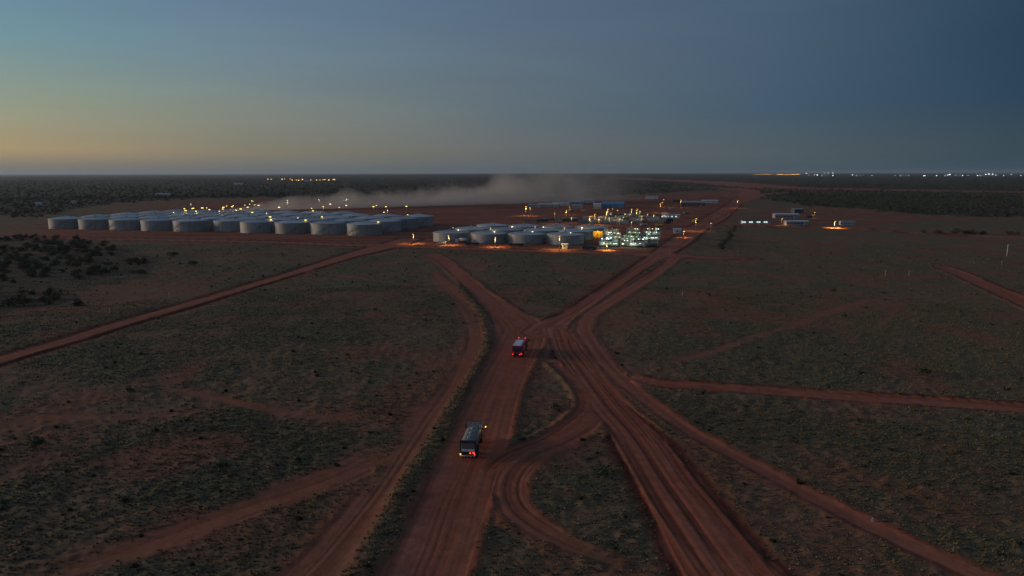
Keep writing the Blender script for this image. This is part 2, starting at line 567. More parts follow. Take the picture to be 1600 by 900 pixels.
patch = fbm(GX / 26.0, GY / 26.0, 4, 3)
fine = fbm(GX / 3.1, GY / 3.1, 3, 9)
mid = fbm(GX / 8.0, GY / 11.0, 3, 21)
jx = (fbm(GX / 9.0, GY / 9.0, 3, 31) - 0.5)
jy = (fbm(GX / 9.0, GY / 9.0, 3, 41) - 0.5)


def c3(*c):
    return np.array(c)


C_LIT, C_GRN, C_SOIL = c3(0.225, 0.128, 0.074), c3(0.170, 0.132, 0.074), c3(0.29, 0.105, 0.062)
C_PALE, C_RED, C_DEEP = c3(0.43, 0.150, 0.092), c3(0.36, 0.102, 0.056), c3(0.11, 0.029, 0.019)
C_SCRUB = c3(0.056, 0.056, 0.038)


def mixc(a, b, t):
    return a * (1 - t[:, None]) + b * t[:, None]


far_fade = sstep(250, 900, rr)
gm = sstep(0.40, 0.62, 0.55 * patch + 0.45 * mid)            # greener / thinner
base = mixc(np.broadcast_to(C_LIT, (NV, 3)), np.broadcast_to(C_GRN, (NV, 3)), gm)
thin = sstep(0.52, 0.68, fbm(GX / 17.0, GY / 20.0, 5, 77)) * 0.5
bare = thin.copy()
size = 5.0 + rr * 0.012
for poly, k in BARE:
    m = np.zeros(NV)
    for j in range(5):
        ox = jx * size * 2.5 + (vnoise(GX / 2.0, GY / 2.0, 50 + j) - 0.5) * size * 0.8
        oy = jy * size * 3.5 + (vnoise(GX / 2.0, GY / 2.0, 60 + j) - 0.5) * size * 1.2
        m += in_poly(GX + ox, GY + oy, poly)
    bare = np.maximum(bare, k * m / 5.0)
scrub = np.zeros(NV)
for poly, k in SCRUB:
    m = in_poly(GX + jx * (8 + rr * 0.05), GY + jy * (12 + rr * 0.12), poly)
    scrub = np.maximum(scrub, k * m)
scrub[(rr > 9000)] = 1.0
pads = fbm(GX / 70.0, GY / 9.0, 4, 700)
soilc = mixc(np.broadcast_to(C_SOIL, (NV, 3)), np.broadcast_to(C_RED, (NV, 3)), sstep(0.3, 0.7, patch))
soilc = mixc(soilc, np.broadcast_to(C_DEEP * 1.4, (NV, 3)), sstep(0.50, 0.68, pads) * 0.6 * sstep(250, 380, rr))
col = mixc(base, soilc, np.clip(bare * (0.75 + 0.5 * fine), 0, 1))
scrub_t = scrub * sstep(0.16, 0.5, fbm(GX / 60.0, GY / 160.0, 4, 5) + 0.25 * (scrub > 0.9))
col = mixc(col, np.broadcast_to(C_SCRUB, (NV, 3)), scrub_t * (0.6 + 0.4 * fine))
# distant pale clearings in the woodland
clear = sstep(0.64, 0.72, fbm(GX / 240.0, GY / 900.0, 3, 91)) * sstep(900, 1500, rr) * 0.45
col = mixc(col, np.broadcast_to(C_SOIL * 0.8, (NV, 3)), clear)

z = (patch - 0.5) * 0.5 * sstep(40, 90, rr) + (fine - 0.5) * 0.16 + (mid - 0.5) * 0.25
z *= 1 - 0.6 * bare
rid = np.full(NV, -1)
onroad = np.zeros(NV)
flat = np.zeros(NV)
bermz = np.zeros(NV)
info = []
for k, rd in enumerate(ROADS):
    sd, hw, al = lateral(GX, GY, rd['p'], rd['shoulder'] + 6)
    info.append((sd, hw, al))
inside_any = np.zeros(NV, int)
for sd, hw, al in info:
    inside_any += (np.abs(sd) < hw)
near_any = np.zeros(NV, int)
for sd, hw, al in info:
    near_any += (np.abs(sd) < hw + 3.0)
for k, rd in enumerate(ROADS):
    sd, hw, al = info[k]
    near = np.abs(sd) < hw + rd['shoulder'] + 5
    idx = np.nonzero(near)[0]
    if not len(idx):
        continue
    s, h, a_, x, y = sd[idx], hw[idx], al[idx], GX[idx], GY[idx]
    wob = (vnoise(x / 2.2, y / 2.2, 100 + k) - 0.5) * rd['edge'] * 1.6 + (vnoise(x / 9.0, y / 9.0, 120 + k) - 0.5) * rd['edge'] * 1.4
    d = np.abs(s) + wob
    core = sstep(h + rd['edge'], h - rd['edge'], d) * rd['wear']
    shl = sstep(h + rd['shoulder'], h + 0.2, d)
    if rd['wear'] < 0.6 or rd['name'] == 'link_track':      # worn tracks peter out at their ends
        ln_ = al.max()
        tp = np.clip(sstep(0, 18, a_) * sstep(0, 18, ln_ - a_) + 0.1, 0, 1) * (0.65 + 0.6 * vnoise(a_ / 14.0, s * 0.3 + k, 215))
        core, shl = core * np.clip(tp, 0, 1), shl * np.clip(tp, 0, 1)
    s_ = s + (vnoise(a_ / 23.0, s * 0 + k, 210) - 0.5) * 1.1 + (vnoise(a_ / 9.0, s * 0.25 + k, 211) - 0.5) * 0.35
    st = vnoise(s_ * 2.2 + 0.35 * np.sin(a_ / 37.0), a_ / 70.0 + k * 3.7, 140 + k) * 0.6 + vnoise(s_ * 3.7, a_ / 30.0, 160 + k) * 0.4
    blot = fbm(x / 6.0, y / 14.0, 3, 180 + k)
    pale = np.clip(0.55 + rd['tone'] + (st - 0.5) * 1.5 * rd['streak'] + (blot - 0.5) * 0.8, 0, 1)
    if rd['twin']:
        pale = np.clip(pale - rd['twin'] * 0.6 + rd['twin'] * 1.6 * np.exp(-((np.abs(s) / h - 0.55) / 0.25) ** 2), 0, 1)
    rc = mixc(np.broadcast_to(C_RED, (len(idx), 3)), np.broadcast_to(C_PALE, (len(idx), 3)), pale)
    groove = sstep(0.62, 0.78, vnoise(s_ * 1.9 + 7.0, a_ / 38.0, 200 + k)) * min(rd['streak'], 1.3) * 0.46
    rc = mixc(rc, np.broadcast_to(C_DEEP, (len(idx), 3)), np.clip(groove, 0, 1))
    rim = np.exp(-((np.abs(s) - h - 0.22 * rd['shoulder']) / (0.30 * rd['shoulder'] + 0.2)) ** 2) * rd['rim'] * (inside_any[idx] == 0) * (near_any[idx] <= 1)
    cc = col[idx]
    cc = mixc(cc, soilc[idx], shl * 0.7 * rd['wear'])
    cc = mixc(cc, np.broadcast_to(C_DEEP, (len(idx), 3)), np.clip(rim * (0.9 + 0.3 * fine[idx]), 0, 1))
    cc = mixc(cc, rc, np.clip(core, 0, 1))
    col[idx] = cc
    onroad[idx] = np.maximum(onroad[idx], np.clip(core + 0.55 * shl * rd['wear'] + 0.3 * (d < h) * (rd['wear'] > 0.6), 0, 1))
    lod = sstep(420, 120, rr[idx])
    zz = (st - 0.5) * 0.10 * rd['streak'] * lod - groove * 0.10 * lod
    z[idx] = z[idx] * (1 - np.clip(core, 0, 1)) + zz * np.clip(core, 0, 1)
    bz = rd['berm'] * np.exp(-((np.abs(s) - h - 0.8) / 0.75) ** 2) * (0.6 + 0.8 * fine[idx]) * (inside_any[idx] == 0)
    bermz[idx] = np.maximum(bermz[idx], bz)
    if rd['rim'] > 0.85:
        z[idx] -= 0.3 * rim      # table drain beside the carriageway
    if rd['wear'] > 0.2:
        win = (d < h) & ((rid[idx] < 0))
        rid[idx[win]] = k
z += bermz
# grassy bank between the haul road and the bypass track
BANK = from_pts([(470, 1010, 1.6), (562, 888, 1.5), (590, 840, 1.4), (627, 773, 1.4), (664, 713, 1.4), (702, 647, 1.4), (735, 590, 1.3), (755, 553, 1.3), (762, 525, 1.2), (757, 500, 1.1), (741, 475, 1.0), (715, 447, 0.9)])
bs, bh, ba = lateral(GX, GY, catmull(BANK), 6)
bk = np.exp(-(bs / (bh * 1.0)) ** 2)
z += bk * 0.45 * (0.7 + 0.6 * fine)
col = mixc(col, mixc(np.broadcast_to(C_GRN * 0.95, (NV, 3)), np.broadcast_to(C_DEEP, (NV, 3)), sstep(0.35, 0.75, fine) * 0.5), np.clip(bk * 1.3, 0, 1) * 0.75)
onroad *= 1 - 0.8 * bk
# low swell under the far horizon
z += 16.0 * sstep(4500, 9000, rr) * np.exp(-((np.degrees(A.ravel()) - 4) / 17.0) ** 2)
lump = (vnoise(GX / 1.3, GY / 1.1, 310) - 0.5) * 0.34 + (vnoise(GX / 0.6, GY / 0.6, 311) - 0.5) * 0.12
z += lump * sstep(300, 120, rr) * np.clip(1 - 1.3 * onroad, 0, 1) * (1 - 0.6 * np.clip(bare, 0, 1))
# tiny scale mottling
col = np.clip(col * (0.86 + 0.28 * vnoise(GX / 0.9, GY / 0.9, 300))[:, None], 0.01, 1)

verts = np.column_stack([GX, GY, z])
ii, jj = np.meshgrid(np.arange(NR - 1), np.arange(NA - 1), indexing='ij')
a0 = (ii * NA + jj).ravel()
wrap_i = np.arange(NR - 1)
quads = np.column_stack([a0, a0 + 1, a0 + NA + 1, a0 + NA])[:, ::-1]
wq = np.column_stack([wrap_i * NA + NA - 1, wrap_i * NA, (wrap_i + 1) * NA, (wrap_i + 1) * NA + NA - 1])[:, ::-1]
quads = np.vstack([quads, wq])
fr = np.max(rid[quads], axis=1)
same = (rid[quads] == fr[:, None]).sum(axis=1)
fr = np.where(same >= 3, fr, -1)


def ground_material():
    m = mat('ground_soil', (0.3, 0.15, 0.1), 0.95, 0, 0.16, 2.2, 0.25, 'Col', 0.1)
    return m


M_GROUND = ground_material()


def sub_object(name, sel):
    q = quads[sel]
    used = np.unique(q)
    remap = np.full(NV, -1, np.int64)
    remap[used] = np.arange(len(used))
    return bigmesh(name, verts[used], remap[q], M_GROUND, col[used], True)


tag(sub_object('ground', fr < 0), 'dry red plain with grey-green grass stretching to the horizon', None, None, 'structure')
for k, rd in enumerate(ROADS):
    sel = fr == k
    if sel.any():
        tag(sub_object(rd['name'], sel), rd['label'], None, None, 'structure')


# ------------------------------------------------------------------ ground samplers for planting
def grid_lookup(x, y, arr):
    a = np.degrees(np.arctan2(x, y))
    r = np.hypot(x, y)
    j = np.clip(np.searchsorted(angs, a), 0, NA - 1)
    i = np.clip(np.searchsorted(rads, r), 0, NR - 1)
    return arr[i * NA + j]


def ground_z(x, y):
    return float(grid_lookup(np.array([x]), np.array([y]), z)[0])


# ------------------------------------------------------------------ grass tussocks
M_TUFT = mat('tussock_grass', (0.12, 0.11, 0.06), 0.9, 0, 0, 1, 0, 'Col', 0.05)


def scatter_wedge(n, r0, r1, half):
    r = np.sqrt(RNG.uniform(r0 ** 2, r1 ** 2, n))
    a = np.radians(RNG.uniform(-half, half, n))
    return r * np.sin(a), r * np.cos(a)


def tussocks(n, r0, r1, blades, smin, smax, clump, dark=False):
    x, y = scatter_wedge(n, r0, r1, 44)
    p = grid_lookup(x, y, 0.5 * patch + 0.5 * mid)
    o = grid_lookup(x, y, onroad)
    b = grid_lookup(x, y, bare)
    bnk = grid_lookup(x, y, bk)
    keep = RNG.random(n) < np.clip(sstep(0.30, 0.60, p) * 0.95 + 0.10, 0, 1) * (1 - 0.88 * b) * np.clip(1 - 1.6 * o, 0, 1) + 0.75 * bnk
    keep &= o < 0.75
    x, y = x[keep], y[keep]
    n = len(x)
    zz = grid_lookup(x, y, z)
    s = RNG.uniform(smin, smax, n) * (0.75 + 0.5 * RNG.random(n))
    th = RNG.uniform(0, 2 * np.pi, (n, blades)) + np.arange(blades)[None] * 2 * np.pi / blades
    lean = RNG.uniform(0.25, 1.0, (n, blades)) * clump
    hh = RNG.uniform(0.6, 1.1, (n, blades))
    wd = RNG.uniform(0.22, 0.42, (n, blades))
    cx, cy_ = np.cos(th), np.sin(th)
    S = s[:, None]
    bx, by = x[:, None] + cx * 0.25 * S * lean, y[:, None] + cy_ * 0.25 * S * lean
    tx, ty, tz = x[:, None] + cx * S * lean, y[:, None] + cy_ * S * lean, zz[:, None] + S * hh * (0.80 - 0.40 * lean)
    v = np.empty((n, blades, 3, 3))
    v[..., 0, 0], v[..., 0, 1], v[..., 0, 2] = bx - cy_ * wd * S, by + cx * wd * S, zz[:, None] - 0.05
    v[..., 1, 0], v[..., 1, 1], v[..., 1, 2] = bx + cy_ * wd * S, by - cx * wd * S, zz[:, None] - 0.05
    v[..., 2, 0], v[..., 2, 1], v[..., 2, 2] = tx, ty, tz
    g = fbm(x / 30, y / 30, 3, 400)
    dry = RNG.random(n)
    c = np.where((dry < 0.30)[:, None], c3(0.275, 0.190, 0.110), c3(0.220, 0.166, 0.094)) * (0.85 + 0.3 * RNG.random(n))[:, None]
    if dark:
        c = np.broadcast_to(c3(0.115, 0.110, 0.060), (n, 3)) * (0.7 + 0.6 * RNG.random(n))[:, None]
    c = c * (0.8 + 0.4 * g)[:, None]
    cc = np.repeat(c[:, None, :], blades * 3, 1).reshape(-1, 3)
    return v.reshape(-1, 3), cc


parts = [tussocks(80000, 50, 130, 8, 0.16, 0.36, 1.0), tussocks(95000, 130, 260, 5, 0.24, 0.46, 1.05), tussocks(60000, 260, 470, 4, 0.3, 0.6, 1.1),
         tussocks(500, 50, 150, 26, 0.38, 0.8, 0.8, True), tussocks(900, 150, 420, 14, 0.5, 1.1, 0.85, True)]
tv = np.vstack([p[0] for p in parts])
tcol = np.vstack([p[1] for p in parts])
tag(bigmesh('grass_tussocks', tv, np.arange(len(tv)).reshape(-1, 3), M_TUFT, tcol), 'low grey-green grass tussocks dotting the red plain', 'grass', None, 'stuff')

# ------------------------------------------------------------------ far woodland as one mass
M_LEAF = mat('scrub_foliage', (0.06, 0.07, 0.04), 0.9, 0, 0, 1, 0, 'Col', 0.05)


def far_scrub(n, r0, r1, blades, s0, s1):
    r = r0 * (r1 / r0) ** RNG.random(n)
    a = np.radians(RNG.uniform(-46, 46, n))
    x, y = r * np.sin(a), r * np.cos(a)
    k = (grid_lookup(x, y, scrub) > 0.8) & (grid_lookup(x, y, onroad) < 0.1) & (RNG.random(n) < 0.25 + 1.2 * grid_lookup(x, y, scrub_t) - 1.2 * grid_lookup(x, y, clear))
    x, y, r = x[k], y[k], r[k]
    n = len(x)
    zz = grid_lookup(x, y, z)
    s = RNG.uniform(s0, s1, n)
    d = RNG.normal(0, 1, (n, blades, 3))
    d /= np.linalg.norm(d, axis=2)[..., None]
    d[..., 2] = np.abs(d[..., 2]) * 0.8
    rad = RNG.uniform(0.5, 1.0, (n, blades))[..., None]
    cen = np.stack([x, y, zz + s * 0.45], 1)[:, None] + d * rad * s[:, None, None] * np.array([0.9, 0.9, 0.75])
    v = cen[:, :, None, :] + RNG.normal(0, 0.36, (n, blades, 3, 3)) * s[:, None, None, None]
    c = c3(0.074, 0.076, 0.048) * (0.75 + 0.5 * RNG.random(n))[:, None]
    return v.reshape(-1, 3), np.repeat(c[:, None], blades * 3, 1).reshape(-1, 3)


ps = [far_scrub(20000, 560, 1500, 10, 1.1, 2.4), far_scrub(16000, 1300, 5500, 7, 2.0, 3.8)]
fv, fc = np.vstack([p[0] for p in ps]), np.vstack([p[1] for p in ps])
tag(bigmesh('scrub_woodland', fv, np.arange(len(fv)).reshape(-1, 3), M_LEAF, fc), 'dark scrub woodland covering the plain towards the horizon', 'woodland', None, 'stuff')

# ------------------------------------------------------------------ single scrub trees and bushes
M_BARK = mat('bark', (0.09, 0.065, 0.05), 0.9, 0, 0.2, 6)
M_BUSH = mat('bush_leaf', (0.055, 0.085, 0.035), 0.85, 0, 0.25, 1.5)
M_TREE = mat('scrub_leaf', (0.092, 0.088, 0.052), 0.85, 0, 0.25, 1.2)


def crown_mesh(name, n, rx, rz, zc, leaf, m, seed):
    rg = np.random.default_rng(seed)
    lobes = rg.normal(0, 0.42, (7, 3)) * np.array([rx, rx, rz])
    pick = rg.integers(0, 7, n)
    d = rg.normal(0, 1, (n, 3))
    d /= np.linalg.norm(d, axis=1)[:, None]
    p = lobes[pick] + d * (rg.uniform(0.5, 1.0, n) ** 0.5)[:, None] * np.array([rx, rx, rz]) * rg.uniform(0.36, 0.62, 7)[pick][:, None]
    p[:, 2] = np.maximum(p[:, 2] + zc, 0.15)
    v = p[:, None] + rg.normal(0, leaf, (n, 3, 3))
    me = bpy.data.meshes.new(name)
    me.from_pydata(v.reshape(-1, 3).tolist(), [], np.arange(3 * n).reshape(-1, 3).tolist())
    me.materials.append(m)
    return me


def trunk_mesh(seed, h):
    rg = random.Random(seed)
    b = MB()
    b.cyl((0, 0, -0.2), (rg.uniform(-.2, .2), rg.uniform(-.2, .2), h * 0.45), 0.16, 0.10, 7)
    for i in range(4):
        t = i * 1.6 + rg.random()
        b.cyl((0, 0, h * 0.35), (math.cos(t) * h * 0.3, math.sin(t) * h * 0.3, h * 0.75), 0.08, 0.03, 5)
    return b.mesh('trunk', M_BARK)


TREES = [(trunk_mesh(i, 4.0), crown_mesh('crown', 520, 2.2 + 0.25 * i, 1.7, 1.35, 0.22, M_TREE, 40 + i)) for i in range(5)]
BUSHES = [(trunk_mesh(20 + i, 1.8), crown_mesh('crown', 300, 1.2 + 0.15 * i, 0.8, 0.85, 0.15, M_BUSH, 60 + i)) for i in range(3)]


def plant(kind, name, x, y, s, label, cat, group=None):
    tr, cr = random.choice(kind)
    o = thing(name, label, cat, (x, y, ground_z(x, y)), random.uniform(0, 6.28), group)
    o.scale = (s, s, s * random.uniform(0.85, 1.1))
    link('trunk', tr, o)
    link('crown', cr, o)
    return o


left_poly = region((-60, 374), (0, 372), (60, 370), (125, 374), (170, 384), (215, 398), (245, 415), (225, 428), (160, 430), (105, 445), (95, 475), (0, 482), (-80, 490))
xs, ys = [p[0] for p in left_poly], [p[1] for p in left_poly]
placed = []
tries = 0
while len(placed) < 215 and tries < 9000:
    tries += 1
    x, y = random.uniform(min(xs), max(xs)), random.uniform(min(ys), max(ys))
    if not in_poly(np.array([x]), np.array([y]), left_poly)[0]:
        continue
    if fbm(np.array([x / 28.0]), np.array([y / 28.0]), 3, 500)[0] < 0.36:
        continue
    if any((x - a) ** 2 + (y - b) ** 2 < 9 for a, b in placed):
        continue
    placed.append((x, y))
    plant(TREES, 'scrub_tree', x, y, random.uniform(0.5, 1.05), ('dark scrub tree along the upper edge of the left thicket by the tank road' if y > 425 else 'dark scrub tree in the middle of the left thicket' if y > 300 else 'dark scrub tree in the lower part of the left thicket near the road'), 'tree', 'thicket at the left edge')
for px, py, s, lab in ((271, 401, 1.0, 'lone dark tree right of the left thicket, below the fourth tank'), (303, 415, .8, 'small dark bush standing alone right of the lone tree on the left plain'),
                       (122, 478, .8, 'dark bush at the lower tip of the left thicket'), (38, 478, .9, 'dark tree on the left edge just above the straight left road')):
    x, y = at(px, py)
    plant(TREES, 'scrub_tree', x, y, s, lab, 'tree')
for px, py, s in ((1443, 364, 1.0), (1466, 364.5, 1.2), (1492, 365.5, 1.5), (1509, 365.5, 1.1), (1520, 366, 1.5), (1536, 366, 1.3), (1577, 367, 1.2), (1589, 366, .8)):
    x, y = at(px, py)
    plant(TREES, 'roadside_tree', x, y, s * 0.85, 'round dark tree in the row along the far right road', 'tree', 'row of trees on the right')
for i in range(13):
    t = i / 12
    x, y = at(1147 - 20 * t + random.uniform(-2.5, 2.5), 357 + 32 * t)
    plant(TREES, 'hedge_tree', x, y, random.uniform(0.5, 0.85), 'dark bush in the strip beside the road right of the lit plant', 'bush', 'bush strip right of the plant')
for px, py, s, lab in ((1440, 586, 1.15, 'green bush standing alone in the grass above the right cross track'), (866, 640, .8, 'dark bush on the grass island right of the rear truck'),
                       (947, 742, .8, 'dark bush in the grass between link track and wheel-tracked road'), (345, 736, .7, 'low dark bush in the grass of the lower left plain'),
                       (55, 700, .9, 'broad dark bush near the left edge of the lower plain'), (200, 612, .6, 'small bush in the middle of the left plain'),
                       (1108, 462, .6, 'small green bush on the plain below the lit plant'), (1305, 455, .8, 'small dark bush in the middle of the right plain'), (1322, 496, .7, 'low bush just below the slanting path on the right plain')):
    x, y = at(px, py)
    plant(BUSHES, 'bush', x, y, s, lab, 'bush')

# ------------------------------------------------------------------ storage tanks
M_TANK = mat('galvanised_wall', (0.44, 0.43, 0.42), 0.6, 0.1, 0.10, 0.25, 0, None, 0.4)
M_ROOF = mat('tank_roof', (0.50, 0.51, 0.53), 0.6, 0.1, 0.12, 0.12)


def weather(m, splash):
    n, l = m.node_tree.nodes, m.node_tree.links
    b = n['Principled BSDF']
    src = b.inputs['Base Color'].links[0].from_socket
    oi_ = n.new('ShaderNodeObjectInfo')
    mr = n.new('ShaderNodeMapRange')
    mr.inputs[3].default_value, mr.inputs[4].default_value = 0.80, 1.14
    l.new(oi_.outputs['Random'], mr.inputs[0])
    mx = n.new('ShaderNodeMix')
    mx.data_type, mx.blend_type = 'RGBA', 'MULTIPLY'
    mx.inputs[0].default_value = 1.0
    l.new(src, mx.inputs[6])
    l.new(mr.outputs[0], mx.inputs[7])
    src = mx.outputs[2]
    t = n.new('ShaderNodeTexCoord')
    mp = n.new('ShaderNodeMapping')
    mp.inputs['Scale'].default_value = (0.9, 0.9, 0.10)
    l.new(t.outputs['Object'], mp.inputs[0])
    nz_ = n.new('ShaderNodeTexNoise')
    nz_.inputs['Scale'].default_value = 1.0
    nz_.inputs['Detail'].default_value = 4
    l.new(mp.outputs[0], nz_.inputs['Vector'])
    st_ = n.new('ShaderNodeMapRange')
    st_.inputs[1].default_value, st_.inputs[2].default_value = 0.52, 0.75
    st_.inputs[4].default_value = splash
    l.new(nz_.outputs['Fac'], st_.inputs[0])
    m2 = n.new('ShaderNodeMix')
    m2.data_type = 'RGBA'
    m2.inputs[7].default_value = (0.26, 0.16, 0.11, 1)      # rust and red dust streaks
    l.new(st_.outputs[0], m2.inputs[0])
    l.new(src, m2.inputs[6])
    l.new(m2.outputs[2], b.inputs['Base Color'])


weather(M_TANK, 0.75)
weather(M_ROOF, 0.45)
M_STEEL = mat('grey_steel', (0.32, 0.33, 0.34), 0.55, 0.4, 0.1, 2)
M_DARK = mat('dark_steel', (0.05, 0.05, 0.055), 0.6, 0.2, 0.1, 2)
M_WHITE = mat('white_paint', (0.72, 0.72, 0.70), 0.5, 0, 0.08, 1.0)
ORD = ['first', 'second', 'third', 'fourth', 'fifth', 'sixth', 'seventh', 'eighth', 'ninth', 'tenth']


def tank_meshes(r, h, rise):
    w = MB()
    w.lathe([(r + 0.25, 0.0), (r + 0.25, 0.25), (r, 0.25)], 56, False)
    w.lathe([(r, 0.2), (r, h * 0.5), (r, h)], 56)
    n = max(3, int(h / 1.9))
    for i in range(1, n):
        zz = h * i / n
        w.lathe([(r + 0.02, zz - 0.05), (r + 0.02, zz + 0.05)], 56)
    wall = w.mesh('wall', M_TANK)
    rf = MB()
    rf.lathe([(r + 0.22, h - 0.05), (r + 0.22, h + 0.14), (r + 0.05, h + 0.16), (r * 0.5, h + rise * 0.62), (0.4, h + rise)], 56)
    for i in range(28):
        t = 2 * math.pi * i / 28
        c, s = math.cos(t), math.sin(t)
        rf.cyl((c * r, s * r, h + 0.18), (c * 1.2, s * 1.2, h + rise + 0.03), 0.05, 0.05, 4, False)
    roof = rf.mesh('roof', M_ROOF)
    v = MB()
    v.lathe([(0.5, h + rise - 0.15), (0.5, h + rise + 0.45), (0.75, h + rise + 0.5), (0.75, h + rise + 0.65), (0.02, h + rise + 0.85)], 12)
    vent = v.mesh('roof_vent', M_STEEL)
    st = MB()
    k = 26
    for i in range(k):
        t = -2.2 + 1.1 * i / k
        zz = h * i / k
        a = Vector((math.cos(t), math.sin(t), 0))
        b = Vector((-math.sin(t), math.cos(t), 0))
        p = a * (r + 0.55)
        q = [p + a * 0.4 + b * 0.25, p - a * 0.4 + b * 0.25, p - a * 0.4 - b * 0.25, p + a * 0.4 - b * 0.25]
        st.add([(u.x, u.y, zz + 0.02) for u in q] + [(u.x, u.y, zz + 0.10) for u in q], [(0, 1, 2, 3), (7, 6, 5, 4), (0, 4, 5, 1), (1, 5, 6, 2), (2, 6, 7, 3), (3, 7, 4, 0)])
        st.cyl(tuple(p + a * 0.42 + Vector((0, 0, zz))), tuple(p + a * 0.42 + Vector((0, 0, zz + 1.1))), 0.03, 0.03, 4, False)
    stair = st.mesh('stair', M_STEEL)
    nz = MB()
    nz.cyl((0, -r - 1.4, 0.8), (0, -r + 0.1, 0.8), 0.28, 0.28, 10).cyl((0, -r - 1.5, 0.8), (0, -r - 1.4, 0.8), 0.42, 0.42, 10)
    nozzle = nz.mesh('nozzle', M_STEEL)
    mh = MB()
    mh.cyl((2.5, -math.sqrt(r * r - 6.25) - 0.25, 1.0), (2.5, -math.sqrt(r * r - 6.25) + 0.2, 1.0), 0.42, 0.42, 12)
    manhole = mh.mesh('manhole', M_STEEL)
    return dict(wall=wall, roof=roof, roof_vent=vent, stair=stair, nozzle=nozzle, manhole=manhole)


BIG = tank_meshes(12.1, 7.4, 1.9)
SMALL = tank_meshes(11.2, 5.4, 1.4)
TANKS = []


def tank(ms, x, y, label, group, r, h):
    o = thing('storage_tank', label, 'tank', (x, y, 0), random.uniform(-0.5, 0.5), group)
    for k, me in ms.items():
        link(k, me, o)
    TANKS.append((x, y, r, h))


ROWN = ['front', 'second', 'third', 'fourth', 'rear']
fu = np.array([27.6, -6.6])
fv_ = np.array([9.0, 27.0])
f0 = np.array([-352.0, 541.0])
for rrow in range(5):
    for c in range(10):
        if rrow == 4 and c > 6:
            continue
        p = f0 + fu * c + fv_ * rrow
        if c == 5 and rrow == 0:
            p = p + np.array([2.5, 7.0])
        if rrow == 0 and c == 9:
            p = p + np.array([0.5, -3.0])
        tank(BIG, p[0], p[1], f'tall grey tank, {ORD[c]} from left in {ROWN[rrow]} row of the left farm', 'tanks of the left farm', 12.1, 7.6)
grp = [[(-38.5, 431.5), (-14.5, 424.5), (9, 420), (32.5, 415.5)], [(-27, 461), (-4, 454), (19, 448), (41.5, 442)], [(-14, 491), (9, 484), (32, 478), (55, 471)]]
for rrow, row in enumerate(grp):
    for c, (x, y) in enumerate(row):
        tank(SMALL, x, y, f'low wide grey tank, {ORD[c]} from left in {["front", "middle", "rear"][rrow]} row of right group', 'tanks of the right group', 11.2, 5.5)

# ------------------------------------------------------------------ lights on masts
E_SOD = emit('sodium_lamp', (1.0, 0.46, 0.08), 2.4)
E_YEL = emit('yellow_lamp', (1.0, 0.72, 0.17), 3.0)
E_WHT = emit('white_lamp', (0.90, 1.0, 0.84), 4.0)
E_FSOD = emit('far_sodium_lamp', (1.0, 0.50, 0.10), 7)
E_FWHT = emit('far_white_lamp', (0.92, 1.0, 0.90), 9)
M_POLE = mat('pole_steel', (0.36, 0.35, 0.33), 0.5, 0.3, 0.1, 3)
HEADS = {}


def lamp(x, y, zt, em, label, group, watts=0.0, color=(1, .6, .2), z0=0.0, size=0.45, spot=True, name='light_mast', cat='lamp'):
    o = thing(name, label, cat, (x, y, z0), 0, group)
    hgt = zt - z0
    key = ('p', round(hgt, 1))
    if key not in HEADS:
        b = MB()
        b.cyl((0, 0, 0), (0, 0, hgt), 0.11, 0.07, 8).cyl((0, 0, 0), (0, 0, 0.3), 0.22, 0.2, 8)
        HEADS[key] = b.mesh('pole', M_POLE)
        b = MB()
        b.cyl((0, 0, hgt - 0.05), (0, -0.7, hgt + 0.1), 0.05, 0.05, 6)
        HEADS['a', round(hgt, 1)] = b.mesh('arm', M_POLE)
    key2 = (em.name, round(size, 2), round(hgt, 1))
    if key2 not in HEADS:
        b = MB()
        s = size
        b.add([(-s, -0.7 - s, hgt - s * .2), (s, -0.7 - s, hgt - s * .2), (s, -0.7 + s, hgt - s * .35), (-s, -0.7 + s, hgt - s * .35), (-s, -0.7 - s * .8, hgt + s * .5), (s, -0.7 - s * .8, hgt + s * .5), (s, -0.7 + s, hgt + s * .3), (-s, -0.7 + s, hgt + s * .3)],
              [(0, 3, 2, 1), (4, 5, 6, 7), (0, 1, 5, 4), (1, 2, 6, 5), (2, 3, 7, 6), (3, 0, 4, 7)])
        HEADS[key2] = b.mesh('lamp_head', em)
    link('pole', HEADS[key], o)
    link('arm', HEADS['a', round(hgt, 1)], o)
    link('lamp_head', HEADS[key2], o)
    if watts > 0:
        ld = bpy.data.lights.new('lamp_light', 'SPOT' if spot else 'POINT')
        ld.energy = watts
        ld.color = color
        ld.shadow_soft_size = 0.3
        lo = bpy.data.objects.new('lamp_light', ld)
        COL.objects.link(lo)
        lo.parent = o
        lo.location = (0, -0.7, hgt - size - 0.35)
        if spot:
            ld.spot_size = math.radians(150)
            ld.spot_blend = 0.6
    return o


def roof_at(x, y):
    for a, b, r, h in TANKS:
        dd = math.hypot(x - a, y - b)
        if dd < r + 0.6:
            return h + 0.16 + max(0, 1 - dd / r) * 1.0
    return 0.0


def mast_px(px, py, zt, em, label, group=None, **kw):
    x, y = at(px, py, zt)
    return lamp(x, y + 0.7, zt, em, label, group, z0=max(0, roof_at(x, y + 0.7)), **kw)


